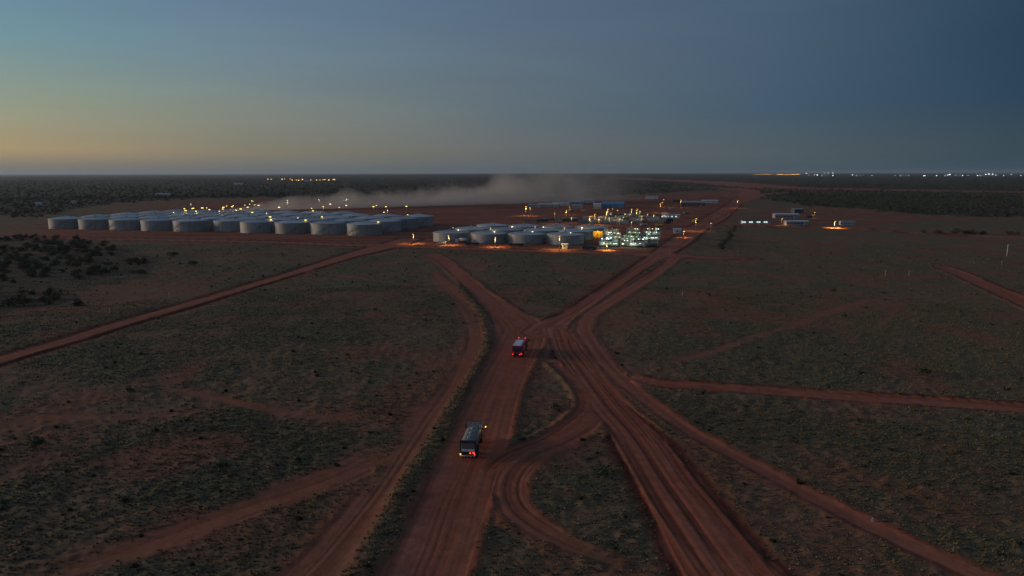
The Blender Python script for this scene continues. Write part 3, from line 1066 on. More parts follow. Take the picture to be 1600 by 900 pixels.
SOD = (1.0, 0.66, 0.18)
for px, yh, yb, lab in ((646, 366, 381, 'lamp post lighting the dirt at the left end of the right tank group'), (701, 368, 383, 'lamp post in front of the first tank of the right group'),
                        (774, 371, 386, 'bright lamp post in front of the second tank of the right group'), (874, 369, 390, 'tall pale lamp post in front of the last front tank of the right group'),
                        (948, 380, 391, 'lamp post in front of the lit process modules')):
    x, y = at(px, yb)
    zt = (yb - yh) / FPX * y
    lamp(x, y, zt, E_SOD, lab, None, 3200, SOD, 0, 0.36, True, 'lamp_post')
WARM = (1.0, 0.86, 0.55)
for px, py, zt, w in ((716, 359.5, 6.6, 500), (708, 356, 7, 150), (766.5, 356, 7, 150), (772.5, 362, 6.6, 600), (800.5, 354, 7, 500), (832, 362, 6.6, 600), (849, 355, 7, 500), (882, 356, 6.8, 250), (891.5, 364, 6.4, 500), (909.5, 355.5, 7, 500), (836, 354.5, 6.8, 100)):
    mast_px(px, py, zt, E_WHT if w > 400 else E_YEL, 'small bright floodlight standing between the tanks of the right group', 'floodlights among the right tanks', watts=w, color=WARM, size=0.36 if w > 400 else 0.25, spot=False, name='floodlight')
farm = [(298, 319), (288, 326), (290, 329), (300, 326), (302, 325.5), (271, 332), (306, 330), (316, 325), (323, 325), (327, 327.5), (342.5, 330), (348, 326.5), (349, 324), (354, 322), (362.5, 323), (364, 321), (369, 328.5), (376, 326.5), (382.5, 320.6),
        (387, 324), (390, 319), (393.5, 314), (394, 332), (398, 320), (404, 321), (449, 313.5), (449, 317), (436, 324), (487, 325.5), (489, 329.5), (498, 312), (505, 323), (516, 319), (530, 324), (541, 321), (541, 311), (423, 343), (422, 339), (465.5, 340.5), (477.5, 344), (416.5, 333),
        (503, 338.5), (583.5, 323), (588, 321), (603, 323), (605.5, 328.5), (600, 331.5), (635, 322.5), (637, 335.5), (591, 347)]
for i, (px, py) in enumerate(farm):
    zt = 9.6 if py > 327 else 13.0
    if py > 342:
        zt = 8.9
    br = (i * 7) % 5
    mast_px(px, py, zt, E_YEL if br else E_WHT, ('small floodlight between the tank roofs inside the left farm' if py >= 328 else 'small yellow floodlight in the bright string behind the left farm' if px < 410 else 'small yellow floodlight against the dust behind the left farm'), 'floodlights of the left farm', watts=(190 if br in (0, 2) else 0), color=(1, .86, .45), size=0.30 + 0.09 * br, spot=False, name='floodlight')
for px, py, w, s in ((822, 323, 2500, .7), (828, 325, 0, .55), (829, 327, 0, .4), (885, 329, 900, .35), (890, 322, 500, .3), (867, 333, 600, .3), (950, 327, 1500, .5), (948, 331, 900, .55), (957, 326.5, 0, .35), (965, 329, 0, .4), (987, 327, 700, .45), (995, 329, 900, .5), (996, 327, 0, .4),
                     (930, 335, 2500, .45), (922, 339, 4000, .6), (925, 338, 0, .4), (936, 340, 1200, .4), (1037, 312, 600, .5), (1032, 319, 1500, .6), (1035, 316.5, 0, .5), (1064, 313, 700, .5), (1088, 342, 900, .45), (1111, 349, 0, .35), (1153, 313.5, 900, .4), (946, 339, 500, .4)):
    mast_px(px, py, 9.0, E_SOD, ('orange lamp mast near the cabin row behind the right tanks' if px < 900 else 'orange lamp mast in the left half of the equipment yard' if px < 975 else 'orange lamp mast above the pipe stacks of the yard' if px < 1000 else 'orange lamp mast along the far end of the plant road'), 'sodium masts of the plant yard', watts=w * 2.0, color=SOD, size=s, name='floodlight')
for px, yh, yb, w, lab in ((1221, 342, 352, 1500, 'orange lamp post between the lit cabin row and the long camp sheds'), (1272, 332, 341, 500, 'yellow lamp post right of the grey camp sheds'), (1304, 346, 356, 16000, 'orange lamp post flooding the dirt beside the right camp cabin')):
    x, y = at(px, yb)
    lamp(x, y, (yb - yh) / FPX * y, E_SOD, lab, None, w, SOD, 0, 0.4, True, 'lamp_post')

# ------------------------------------------------------------------ buildings
M_WALLS = {'white': mat('white_sheet', (0.60, 0.60, 0.58), 0.6, 0, 0.08, 1), 'grey': mat('grey_sheet', (0.34, 0.35, 0.36), 0.6, 0.1, 0.1, 1), 'dark': mat('dark_sheet', (0.10, 0.10, 0.11), 0.7, 0, 0.1, 1),
           'cream': mat('cream_sheet', (0.50, 0.45, 0.36), 0.7, 0, 0.1, 1), 'blue': mat('blue_sheet', (0.16, 0.26, 0.42), 0.5, 0.1, 0.1, 1), 'yellow': mat('yellow_sheet', (0.75, 0.48, 0.06), 0.6, 0, 0.05, 1)}
M_GLASS = mat('window_glass', (0.03, 0.035, 0.04), 0.15, 0, 0, 1, 0, None, 0.6)
E_WIN = emit('lit_window', (0.85, 1.0, 0.9), 0.9)


def building(name, px, py, w, d, h, label, cat='cabin', wall='white', roof='grey', pitch=0.12, rz=-0.2, lit=0, group=None, nwin=3, pos=None):
    x, y = pos if pos else at(px, py)
    o = thing(name, label, cat, (x, y + d / 2, 0), rz, group)
    MB().box(-w / 2, w / 2, -d / 2, d / 2, -0.3, h).ext([(-d / 2, h), (d / 2, h), (0, h + pitch * d)], -w / 2 + 0.002, w / 2 - 0.002).build('wall', M_WALLS[wall], o)
    rf = MB()
    e = 0.35
    for sgn in (-1, 1):
        y0, z0_, z1_ = sgn * (d / 2 + e), h - pitch * 2 * e + 0.05, h + pitch * d + 0.05
        rf.add([(-w / 2 - e, y0, z0_), (w / 2 + e, y0, z0_), (w / 2 + e, 0, z1_), (-w / 2 - e, 0, z1_), (-w / 2 - e, y0, z0_ + .12), (w / 2 + e, y0, z0_ + .12), (w / 2 + e, 0, z1_ + .12), (-w / 2 - e, 0, z1_ + .12)],
               [(0, 1, 2, 3), (7, 6, 5, 4), (0, 4, 5, 1), (1, 5, 6, 2), (2, 6, 7, 3), (3, 7, 4, 0)])
    rf.build('roof', M_WALLS[roof], o)
    MB().box(-0.5 + w * 0.3, 0.5 + w * 0.3, -d / 2 - 0.06, -d / 2 + 0.05, 0.0, 2.1).build('door', M_WALLS['grey' if wall != 'grey' else 'white'], o)
    for i in range(nwin):
        xx = -w * 0.42 + i * (w * 0.62 / max(1, nwin - 1)) if nwin > 1 else 0
        MB().box(xx - 0.7, xx + 0.7, -d / 2 - 0.05, -d / 2 + 0.05, 1.1, 2.1).build('window', E_WIN if i < lit else M_GLASS, o)
    return o


g1 = 'camp cabins behind the plant'
for px, py, w, d, h, wl_, rf_, lab in ((836, 324, 16, 8, 3, 'grey', 'grey', 'long low grey cabin at the left end of the row behind the right tanks'), (858, 323, 26, 8, 3, 'grey', 'white', 'long pale-roofed cabin in the row behind the right tanks'), (877, 321.5, 22, 8, 3.2, 'white', 'white', 'bright white cabin in the middle of the row behind the right tanks'),
                                       (900, 319.5, 20, 9, 3.5, 'grey', 'white', 'white-roofed cabin near the right end of the rear cabin row'), (918, 317, 22, 9, 3.4, 'white', 'white', 'white cabin at the right end of the rear cabin row'), (856, 308, 24, 12, 4, 'grey', 'grey', 'grey shed alone in the dust behind the cabin row'),
                                       (1019, 311, 20, 10, 3.5, 'white', 'grey', 'pale-roofed shed at the scrub edge above the yard'), (1085, 322, 30, 14, 4.5, 'dark', 'grey', 'dark wide shed with grey roof beside the far road'), (1110, 317, 22, 8, 3, 'white', 'white', 'thin white cabin by the far end of the plant road'),
                                       (903, 325, 14, 8, 3, 'grey', 'grey', 'small grey hut in front of the white cabins behind the tanks'), (1060, 316, 14, 8, 3, 'dark', 'dark', 'dark hut under the far sodium lamps')):
    building('cabin', px, py, w, d, h, lab, 'cabin', wl_, rf_, group=g1)
building('workshop_shed', 934, 326, 9, 9, 5, 'small white workshop left of the blue-roofed shed', 'shed', 'white', 'white', pitch=0.15)
building('workshop_shed', 960, 325.5, 26, 18, 5, 'blue-roofed workshop shed behind the equipment yard', 'shed', 'blue', 'blue', pitch=0.16)
building('workshop_shed', 1040, 341, 6, 6, 4, 'narrow lit white hut at the right end of the equipment yard', 'hut', 'white', 'white', lit=2, nwin=2)
building('workshop_shed', 1053, 341, 12, 5, 3, 'row hut with lit windows right of the equipment yard', 'hut', 'grey', 'white', lit=3)
building('glow_coloured_shed', 935, 370.5, 6.2, 8, 4.0, 'shed with lamp glow put into its yellow wall colour left of the process modules', 'shed', 'yellow', 'dark', rz=-0.1, nwin=0)  # sodium glow on this wall is also painted in as its yellow
x, y = at(935, 370.5)
lamp(x - 1.0, y - 2.4, 4.6, E_SOD, 'lamp beside the shed with the glow-coloured wall', None, 900, (1.0, 0.62, 0.08), 0, 0.25, False, 'lamp_post')
building('gate_hut', 1059, 365, 5, 4, 3, 'small blue-white gate hut right of the process modules', 'hut', 'white', 'white', nwin=1)
x, y = at(1068, 371)
lamp(x, y, 4.0, E_SOD, 'low sodium lamp glowing beside the gate hut', None, 1100, (1.0, 0.58, 0.1), 0, 0.5, True, 'lamp_post')
for i, px in enumerate((1165, 1176, 1188, 1199)):
    building('camp_cabin', px, 350, 5.4, 4, 2.8, f'small lit white camp cabin, {ORD[i]} from the left in the row by the bush strip', 'cabin', 'white', 'dark', lit=2, nwin=3, rz=-0.05, group='lit camp cabins')
building('camp_shed', 1230, 341, 22, 8, 3.4, 'long grey camp shed behind the orange lamp post', 'shed', 'grey', 'white', rz=-0.05, nwin=5)
building('camp_shed', 1248, 333.5, 10, 8, 4.2, 'tall grey shed at the back of the right camp', 'shed', 'dark', 'grey', rz=0.1)
building('camp_shed', 1246, 352, 18, 6, 3.0, 'long grey-blue shed along the camp road', 'shed', 'grey', 'white', rz=-0.03, nwin=5)
building('camp_shed', 1268, 341, 6, 5, 2.6, 'dark low shed beside the yellow lamp post', 'shed', 'dark', 'dark', nwin=1)
for i, px in enumerate((1318, 1325.5, 1332)):
    building('camp_cabin', px, 352, 4.0, 4, 3.0, f'pale camp cabin right of the flooding orange lamp, {ORD[i]} from the left', 'cabin', 'white', 'grey', nwin=2, rz=-0.05, group='right camp cabins')
for px, py, w, lab in ((372, 289, 34, 'pale long building far off in the left scrub'), (248, 306, 12, 'small pale roof in the far left scrub above the red clearing'), (115, 319, 6, 'tiny white roof in the scrub above the first tanks'), (60, 322, 9, 'tiny pale hut in the scrub left of the first tanks'),
                       (482, 284, 40, 'far plant building among orange lights on the left'), (258, 307, 16, 'second pale roof in the far left scrub')):
    building('distant_building', px, py, w, w * 0.35, 4.0 + w * 0.05, lab, 'building', 'white', 'white', rz=0.0, nwin=2)

# ------------------------------------------------------------------ process modules
M_VES = mat('vessel_white', (0.62, 0.66, 0.64), 0.45, 0.1, 0.08, 1)
M_GREEN = mat('module_green', (0.22, 0.34, 0.29), 0.6, 0.1, 0.15, 1)
COOL = (0.66, 1.0, 0.82)


def module(px, py, w, d, h, label, lights, seed, dark=False):
    rg = random.Random(seed)
    x, y = at(px, py)
    o = thing('process_module', label, 'plant module', (x, y + d / 2, 0), -0.2, 'process modules of the lit plant')
    MB().box(-w / 2, w / 2, -d / 2, d / 2, 0.02, 0.45).build('skid_base', M_DARK, o)
    nx = max(2, int(w / 3.2) + 1)
    for i in range(nx):
        xx = -w / 2 + 0.15 + (w - 0.3) * i / (nx - 1)
        for yy in (-d / 2 + 0.15, d / 2 - 0.15):
            MB().box(xx - 0.1, xx + 0.1, yy - 0.1, yy + 0.1, 0.45, h).build('post', M_STEEL, o)
    b = MB()
    for yy in (-d / 2 + 0.15, d / 2 - 0.15):
        for zz in (h * 0.55, h):
            b.box(-w / 2, w / 2, yy - 0.09, yy + 0.09, zz, zz + 0.18)
    b.build('beam', M_STEEL, o)
    MB().box(-w / 2 + 0.3, w / 2 - 0.3, -d / 2 + 0.9, d / 2 - 0.3, h * 0.56 + 0.2, h * 0.56 + 0.26).build('deck', M_STEEL, o)
    mv = M_DARK if dark else (M_VES if seed % 3 else M_GREEN)
    r = min(1.0, h * 0.2)
    v = MB()
    v.cyl((-w * 0.4, 0.2, 0.5 + r), (w * 0.4, 0.2, 0.5 + r), r, r, 18)
    v.cyl((w * 0.4, 0.2, 0.5 + r), (w * 0.4 + 0.45, 0.2, 0.5 + r), r, r * 0.55, 18).cyl((-w * 0.4 - 0.45, 0.2, 0.5 + r), (-w * 0.4, 0.2, 0.5 + r), r * 0.55, r, 18)
    v.build('vessel', mv, o)
    for i in range(rg.randint(2, 3)):
        xx = rg.uniform(-w * 0.38, w * 0.38)
        hh = rg.uniform(h * 0.2, h * 0.55)
        b = MB()
        b.cyl((xx, 0.4, h * 0.6 + 0.3), (xx, 0.4, h * 0.6 + 0.3 + hh), 0.55, 0.55, 12).cyl((xx, 0.4, h * 0.6 + 0.3 + hh), (xx, 0.4, h * 0.6 + 0.6 + hh), 0.55, 0.2, 12)
        b.build('column', mv, o)
    for i in range(3):
        zz = rg.uniform(0.8, h * 0.95)
        yy = -d / 2 + 0.4 + 0.25 * i
        b = MB()
        b.cyl((-w * 0.46, yy, zz), (w * 0.46, yy, zz), 0.12, 0.12, 8)
        b.cyl((w * 0.46 - 0.5 * i, yy, 0.45), (w * 0.46 - 0.5 * i, yy, zz), 0.12, 0.12, 8)
        b.build('pipe', M_VES if i % 2 else M_GREEN, o)
    for i in range(lights):
        xx = -w * 0.4 + w * 0.8 * (i + rg.uniform(0.2, 0.8)) / lights
        zz = rg.choice((h * 0.5, h + 0.1, h * 0.52))
        s = rg.uniform(0.13, 0.26)
        MB().box(xx - s, xx + s, -d / 2 - 0.25, -d / 2 - 0.05, zz - 0.12, zz + s * 0.9).build('lamp_head', E_WHT if rg.random() < 0.75 else E_YEL, o)
    if lights:
        for k in range(2):
            ld = bpy.data.lights.new('lamp_light', 'POINT')
            ld.energy = 30 + 20 * lights
            ld.color = COOL if seed % 4 else WARM
            ld.shadow_soft_size = 0.4
            lo = bpy.data.objects.new('lamp_light', ld)
            COL.objects.link(lo)
            lo.parent = o
            lo.location = ((k - 0.5) * w * 0.5, -d / 2 - 0.9, h * (0.45 + 0.5 * k))


mods = [(948, 386, 8, 4, 4.6, 5, 'round-topped'), (962, 386, 3.4, 4, 4.0, 2, 'narrow dim'), (977, 386, 5, 4, 3.6, 3, 'low'), (996, 387, 9.5, 4, 4.8, 6, 'wide bright'), (1019, 386, 7, 4, 3.6, 0, 'dark unlit'),
        (953, 377, 5, 4, 4.2, 4, 'pale'), (965, 376, 5, 4, 4.6, 4, 'brightly lit'), (979, 377, 6, 4, 3.4, 2, 'low dim'), (993, 376, 7.5, 4, 5, 5, 'tall'), (1018, 377, 11, 4, 4.4, 7, 'long bright'),
        (958, 368, 8, 4, 4.0, 4, 'rear left'), (990, 368, 9, 4, 4.4, 5, 'rear middle'), (1020, 368, 12, 4, 4.4, 7, 'rear right')]
for i, (px, py, w, d, h, nl, ad) in enumerate(mods):
    row = 'front' if py > 380 else ('middle' if py > 372 else 'rear')
    module(px, py, w, d, h, f'{ad} process module in the {row} row of the lit plant', nl, 70 + i, nl == 0)

# ------------------------------------------------------------------ equipment yard
M_PIPE = mat('pipe_grey', (0.30, 0.29, 0.26), 0.6, 0.1, 0.15, 1)
M_RUST = mat('rust_red', (0.30, 0.09, 0.05), 0.7, 0, 0.2, 1)


def pipe_stack(px, py, n, ln, r, rz, label, m):
    x, y = at(px, py)
    o = thing('pipe_stack', label, 'pipes', (x, y, 0), rz, 'pipe stacks in the yard')
    for lv in range(3):
        for i in range(n - lv):
            MB().cyl((-ln / 2, (i + lv / 2) * 2.05 * r, 0.25 + r + lv * 1.75 * r), (ln / 2, (i + lv / 2) * 2.05 * r, 0.25 + r + lv * 1.75 * r), r, r, 9).build('pipe', m, o)
    for xx in (-ln * 0.35, ln * 0.35):
        MB().box(xx - 0.2, xx + 0.2, -r, n * 2.05 * r - r, 0, 0.25).build('bearer', M_DARK, o)


M_CONT = {'grey': M_WALLS['grey'], 'rust': M_RUST, 'white': M_WALLS['white'], 'dark': M_WALLS['dark'], 'green': M_GREEN, 'cream': M_WALLS['cream']}


def container(px, py, ln, c, rz, label):
    x, y = at(px, py)
    o = thing('shipping_container', label, 'container', (x, y, 0), rz, 'containers and equipment in the yard')
    b = MB()
    k = int(ln / 0.6)
    pts = []
    for i in range(k):
        x0 = -ln / 2 + ln * i / k
        pts += [(x0, 0.0), (x0 + ln / k * 0.5, 0.0), (x0 + ln / k * 0.5, 0.07), (x0 + ln / k * 0.99, 0.07)]
    vs = [(a, -1.22 + q, 0.15) for a, q in pts] + [(a, -1.22 + q, 2.5) for a, q in pts]
    n = len(pts)
    b.add(vs, [(i, i + 1, n + i + 1, n + i) for i in range(n - 1)])
    b.box(-ln / 2, ln / 2, -1.14, 1.22, 0.15, 2.5)
    b.build('body', M_CONT[c], o)
    MB().box(-ln / 2 - 0.02, ln / 2 + 0.02, -1.26, 1.26, 2.502, 2.6).build('roof', M_CONT[c], o)
    MB().box(-ln / 2 - 0.03, ln / 2 + 0.03, -1.27, 1.25, 0.0, 0.15).build('base_rail', M_DARK, o)
    MB().box(-ln / 2 - 0.09, -ln / 2 - 0.03, -1.1, 1.1, 0.2, 2.45).build('door', M_DARK, o)


pipe_stack(1004, 346, 10, 14, 0.35, 0.25, 'pale pipe stack at the right of the equipment yard', M_PIPE)
pipe_stack(1012, 340, 9, 14, 0.35, 0.25, 'pipe stack behind the rightmost yard stack', M_PIPE)
pipe_stack(990, 338, 10, 16, 0.35, 0.1, 'pipe stack under the twin sodium lamps', M_PIPE)
pipe_stack(968, 347, 7, 12, 0.35, -0.3, 'greenish pipe stack in the middle of the yard', M_GREEN)
pipe_stack(842, 346, 8, 16, 0.3, -0.1, 'dark pipe row behind the rear tanks, left end', M_WALLS['dark'])
pipe_stack(862, 344, 8, 16, 0.3, -0.1, 'dark pipe row behind the rear tanks, right end', M_WALLS['dark'])
cn = [(955, 341, 12, 'dark'), (963, 338, 12, 'dark'), (972, 341, 12, 'green'), (948, 344, 6, 'cream'), (938, 342, 6, 'white'), (930, 345, 6, 'grey'), (944, 349, 12, 'grey'), (958, 350, 6, 'cream'), (978, 345, 6, 'rust'), (985, 343, 12, 'grey'), (976, 350, 6, 'white'), (915, 348, 12, 'grey'), (905, 346, 6, 'dark'), (880, 344, 6, 'dark'),
      (998, 350, 6, 'cream'), (1010, 350, 6, 'rust'), (1024, 346, 6, 'grey'), (920, 342, 12, 'cream'), (1028, 341, 6, 'dark'), (830, 347, 12, 'dark')]
cn += [(951, 337, 6, 'white'), (958, 344, 6, 'grey'), (966, 343, 6, 'cream'), (970, 337, 6, 'grey'), (981, 348, 6, 'dark'), (990, 347, 6, 'white'), (1001, 344, 6, 'dark'), (1017, 347, 6, 'white'), (1020, 343, 12, 'cream'), (936, 347, 6, 'rust'), (926, 348, 6, 'white'), (950, 347, 6, 'green'),
       (897, 344, 6, 'grey'), (889, 346, 12, 'dark'), (872, 347, 6, 'grey'), (963, 347, 6, 'white'), (1033, 348, 6, 'cream'), (1046, 346, 6, 'dark')]
cn.sort()
side = {}
for i, (px, py, ln, c) in enumerate(cn):
    side[c, ln] = side.get((c, ln), 0) + 1
    container(px, py, ln, c, random.uniform(-0.6, 0.3), f'{"long" if ln > 8 else "short"} {"rust-red" if c == "rust" else c} container, {ORD[side[c, ln] - 1]} such from the left in the yard behind the tanks')

for px, py in ((941, 341.5), (952, 343), (968, 344.5), (977, 336), (984, 336), (962, 340), (1003, 341), (1012, 337), (930, 342), (987, 349), (1038, 339), (974, 342), (893, 343), (1000, 333), (1022, 338), (955, 335)):
    mast_px(px, py - 2.5, 4.2, E_YEL, 'low warm work lamp among the stacks of the equipment yard', 'work lamps of the yard', watts=260, color=WARM, size=random.uniform(0.16, 0.34), spot=False, name='work_lamp')
# ------------------------------------------------------------------ trucks
M_RUB = mat('tyre_rubber', (0.025, 0.023, 0.022), 0.85, 0, 0.2, 3)
M_RIM = mat('wheel_rim', (0.35, 0.34, 0.33), 0.4, 0.6)
M_TKGREY = mat('dusty_tank', (0.27, 0.25, 0.22), 0.5, 0.2, 0.12, 0.8)
M_TKWHITE = mat('white_body', (0.74, 0.74, 0.76), 0.45, 0, 0.06, 1)
M_TRED = mat('red_paint', (0.50, 0.025, 0.03), 0.4, 0, 0.1, 1)
M_TBLUE = mat('navy_panel', (0.035, 0.045, 0.11), 0.45, 0, 0.1, 1)
M_CABC = mat('cab_tan', (0.20, 0.16, 0.125), 0.45, 0, 0.08, 1)
E_TAIL = emit('tail_lamp', (1.0, 0.07, 0.04), 2.0)
E_TAIL2 = emit('tail_lamp_dim', (1.0, 0.04, 0.05), 1.6)
E_AMB = emit('amber_lamp', (1.0, 0.62, 0.16), 9)
E_AMB2 = emit('orange_marker', (1.0, 0.25, 0.05), 4)
M_CLEAR = mat('headlamp_glass', (0.7, 0.7, 0.65), 0.2)


def wheel_meshes():
    b = MB()
    prof = [(0.27, -0.14), (0.46, -0.15), (0.51, -0.11), (0.52, 0.0), (0.51, 0.11), (0.46, 0.15), (0.27, 0.14)]
    n = 20
    vs = []
    for r, xx in prof:
        for i in range(n):
            t = 2 * math.pi * i / n
            vs.append((xx, r * math.cos(t), r * math.sin(t)))
    fs = [(k * n + i, k * n + (i + 1) % n, (k + 1) * n + (i + 1) % n, (k + 1) * n + i) for k in range(len(prof) - 1) for i in range(n)]
    b.add(vs, fs, True)
    t = b.mesh('tyre', M_RUB)
    b = MB()
    b.cyl((-0.10, 0, 0), (0.10, 0, 0), 0.27, 0.27, 16).cyl((-0.16, 0, 0), (0.16, 0, 0), 0.11, 0.11, 10)
    return t, b.mesh('rim', M_RIM)


TYRE, RIM = wheel_meshes()


def truck(label, pos, rz, body, tank_m, cab_m, side_m, rear_m, tails):
    o = thing('tanker_truck', label, 'truck', pos, rz)
    ch = MB()
    for s in (-1, 1):
        ch.box(s * 0.45 - 0.06, s * 0.45 + 0.06, 0.1, 8.4, 0.75, 1.02)
    for yy in (0.4, 2.0, 3.8, 5.4, 7.2):
        ch.box(-0.39, 0.39, yy, yy + 0.12, 0.78, 0.98)
    for yy in (1.35, 2.7, 7.35):
        ch.cyl((-1.0, yy, 0.52), (1.0, yy, 0.52), 0.08, 0.08, 8)
    ch.build('chassis', M_DARK, o)
    for yy, xs_ in ((1.35, (-1.08, -0.76, 0.76, 1.08)), (2.7, (-1.08, -0.76, 0.76, 1.08)), (7.35, (-1.03, 1.03))):
        for xx in xs_:
            w = link('wheel', None, o, (xx, yy, 0.52))
            link('tyre', TYRE, w)
            link('rim', RIM, w)
    for s in (-1, 1):
        mg = MB()
        pts = [(0.62 + 0.0, 0.9), (0.75, 1.1), (3.3, 1.1), (3.43, 0.9), (3.5, 0.93), (3.34, 1.16), (0.71, 1.16), (0.55, 0.93)]
        mg.ext(pts, s * 0.92 - 0.34, s * 0.92 + 0.34)
        mg.build('mudguard', M_DARK, o)
    if body == 'tank':
        t = MB()
        n = 28
        rings = [(0.55, 0.80), (0.62, 0.95), (0.80, 1.0), (6.0, 1.0), (6.15, 0.95), (6.22, 0.80)]
        vs = []
        for yy, k in rings:
            for i in range(n):
                a = 2 * math.pi * i / n
                c, s_ = math.cos(a), math.sin(a)
                e = 0.88
                vs.append((1.22 * k * math.copysign(abs(c) ** e, c), yy, 2.12 + 0.95 * k * math.copysign(abs(s_) ** e, s_)))
        fs = [(k * n + i, k * n + (i + 1) % n, (k + 1) * n + (i + 1) % n, (k + 1) * n + i) for k in range(len(rings) - 1) for i in range(n)]
        t.add(vs, fs, True)
        t.f += [tuple(range(n - 1, -1, -1)), tuple(range((len(rings) - 1) * n, len(rings) * n))]
        t.smooth += [False, False]
        tk = t.build('tank', tank_m, o)
        for yy in (1.6, 3.4, 5.2):
            MB().lathe([(0.34, 3.02), (0.34, 3.16), (0.26, 3.2), (0.02, 3.2)], 14).build('hatch', M_STEEL, tk, (0, yy, 0))
        MB().box(-0.50, -0.47, 0.9, 5.9, 2.98, 3.06).box(0.47, 0.50, 0.9, 5.9, 2.98, 3.06).build('walkway_rail', M_STEEL, tk)
        rb = MB()
        rb.box(-1.2, 1.2, 0.18, 0.52, 2.62, 2.98).box(-1.22, -1.06, 0.18, 0.5, 1.0, 2.619).box(1.06, 1.22, 0.18, 0.5, 1.0, 2.619)
        rb.box(-1.06, 1.06, 0.2, 0.5, 1.0, 1.35)
        rb.build('rear_frame', M_DARK, o)
        MB().box(-1.0, 1.0, 0.14, 0.2, 1.36, 1.72).build('rear_plate', M_WHITE, o)
        MB().box(-1.0, 1.0, 0.3, 0.4, 2.46, 2.56).build('rear_trim', M_STEEL, o)
        sp = MB()
        sp.cyl((-1.2, 0.05, 0.72), (1.2, 0.05, 0.72), 0.09, 0.09, 8)
        for i in range(5):
            sp.cyl((-1.0 + 0.5 * i, 0.05, 0.72), (-1.0 + 0.5 * i, -0.12, 0.6), 0.06, 0.1, 6)
        sp.build('spray_bar', M_STEEL, o)
    else:
        MB().box(-1.22, 1.22, 0.3, 5.9, 1.05, 2.85).build('body', side_m, o)
        rf = MB()
        rf.add([(-1.1, 0.45, 2.852), (0.85, 0.45, 2.852), (0.85, 5.6, 2.852), (-1.1, 5.6, 2.852), (-0.95, 0.6, 3.05), (0.7, 0.6, 3.05), (0.7, 5.45, 3.05), (-0.95, 5.45, 3.05)],
               [(0, 3, 2, 1), (4, 5, 6, 7), (0, 1, 5, 4), (1, 2, 6, 5), (2, 3, 7, 6), (3, 0, 4, 7)])
        rf.build('roof', tank_m, o)
        for s in (-1, 1):
            MB().box(0.04 if s > 0 else -0.95, 0.95 if s > 0 else -0.04, 0.22, 0.299, 1.35, 2.55).build('rear_door', rear_m, o)
            for i in range(4):
                MB().box(s * 1.25 - 0.03, s * 1.25 + 0.03, 0.6 + i * 1.3, 1.7 + i * 1.3, 1.25, 2.55).build('side_locker', M_TKWHITE if i == 1 else side_m, o)
            MB().box(s * 1.1 - 0.06, s * 1.1 + 0.06, 0.4, 5.8, 3.0, 3.08).build('roof_rail', M_STEEL, o)
    cb = MB()
    cb.ext([(6.45, 0.75), (8.75, 0.75), (8.82, 1.7), (8.45, 2.75), (8.2, 2.95), (6.55, 2.95), (6.45, 2.8)], -1.2, 1.2)
    cab = cb.build('cab', cab_m, o)
    MB().add([(-1.05, 8.80, 1.83), (1.05, 8.80, 1.83), (1.0, 8.51, 2.66), (-1.0, 8.51, 2.66)], [(0, 1, 2, 3)]).build('windscreen', M_GLASS, cab)
    for s in (-1, 1):
        MB().ext([(7.1, 1.75), (8.5, 1.75), (8.25, 2.6), (7.1, 2.6)], s * 1.205 - 0.01, s * 1.205 + 0.01).build('side_window', M_GLASS, cab)
        mr = MB()
        mr.cyl((s * 1.2, 8.35, 2.5), (s * 1.55, 8.45, 2.45), 0.03, 0.03, 6).box(s * 1.55 - 0.14, s * 1.55 + 0.14, 8.4, 8.5, 1.85, 2.5)
        mr.build('mirror', M_DARK, cab)
        MB().box(s * 0.85 - 0.2, s * 0.85 + 0.2, 8.80, 8.86, 0.9, 1.12).build('headlight', M_CLEAR, cab)
        MB().cyl((s * 0.8, 7.4, 2.95), (s * 0.8, 7.4, 3.15), 0.12, 0.1, 10).build('roof_beacon', E_TAIL2 if body != 'tank' else M_RUST, cab)
    MB().box(-1.22, 1.22, 8.6, 8.98, 0.45, 0.74).build('bumper', M_DARK, o)
    MB().box(-1.0, 1.0, 8.3, 8.62, 2.78, 2.9).build('sun_visor', M_DARK, cab)
    MB().cyl((1.0, 6.32, 1.0), (1.0, 6.32, 3.3), 0.09, 0.09, 10).build('exhaust_stack', M_STEEL, o)
    MB().cyl((-0.95, 4.2, 0.72), (-0.95, 5.6, 0.72), 0.3, 0.3, 14).build('fuel_tank', M_STEEL, o)
    for xx, zz, em, hw in tails:
        MB().box(xx - hw, xx + hw, 0.06, 0.16, zz - 0.09, zz + 0.09).build('tail_light', em, o)
    return o


def heading(x, y):
    P = ROADS[0]['p']
    i = int(np.argmin((P[:, 0] - x) ** 2 + (P[:, 1] - y) ** 2))
    i = min(max(i, 1), len(P) - 2)
    d = P[i + 1] - P[i - 1]
    return math.atan2(-d[0], d[1])


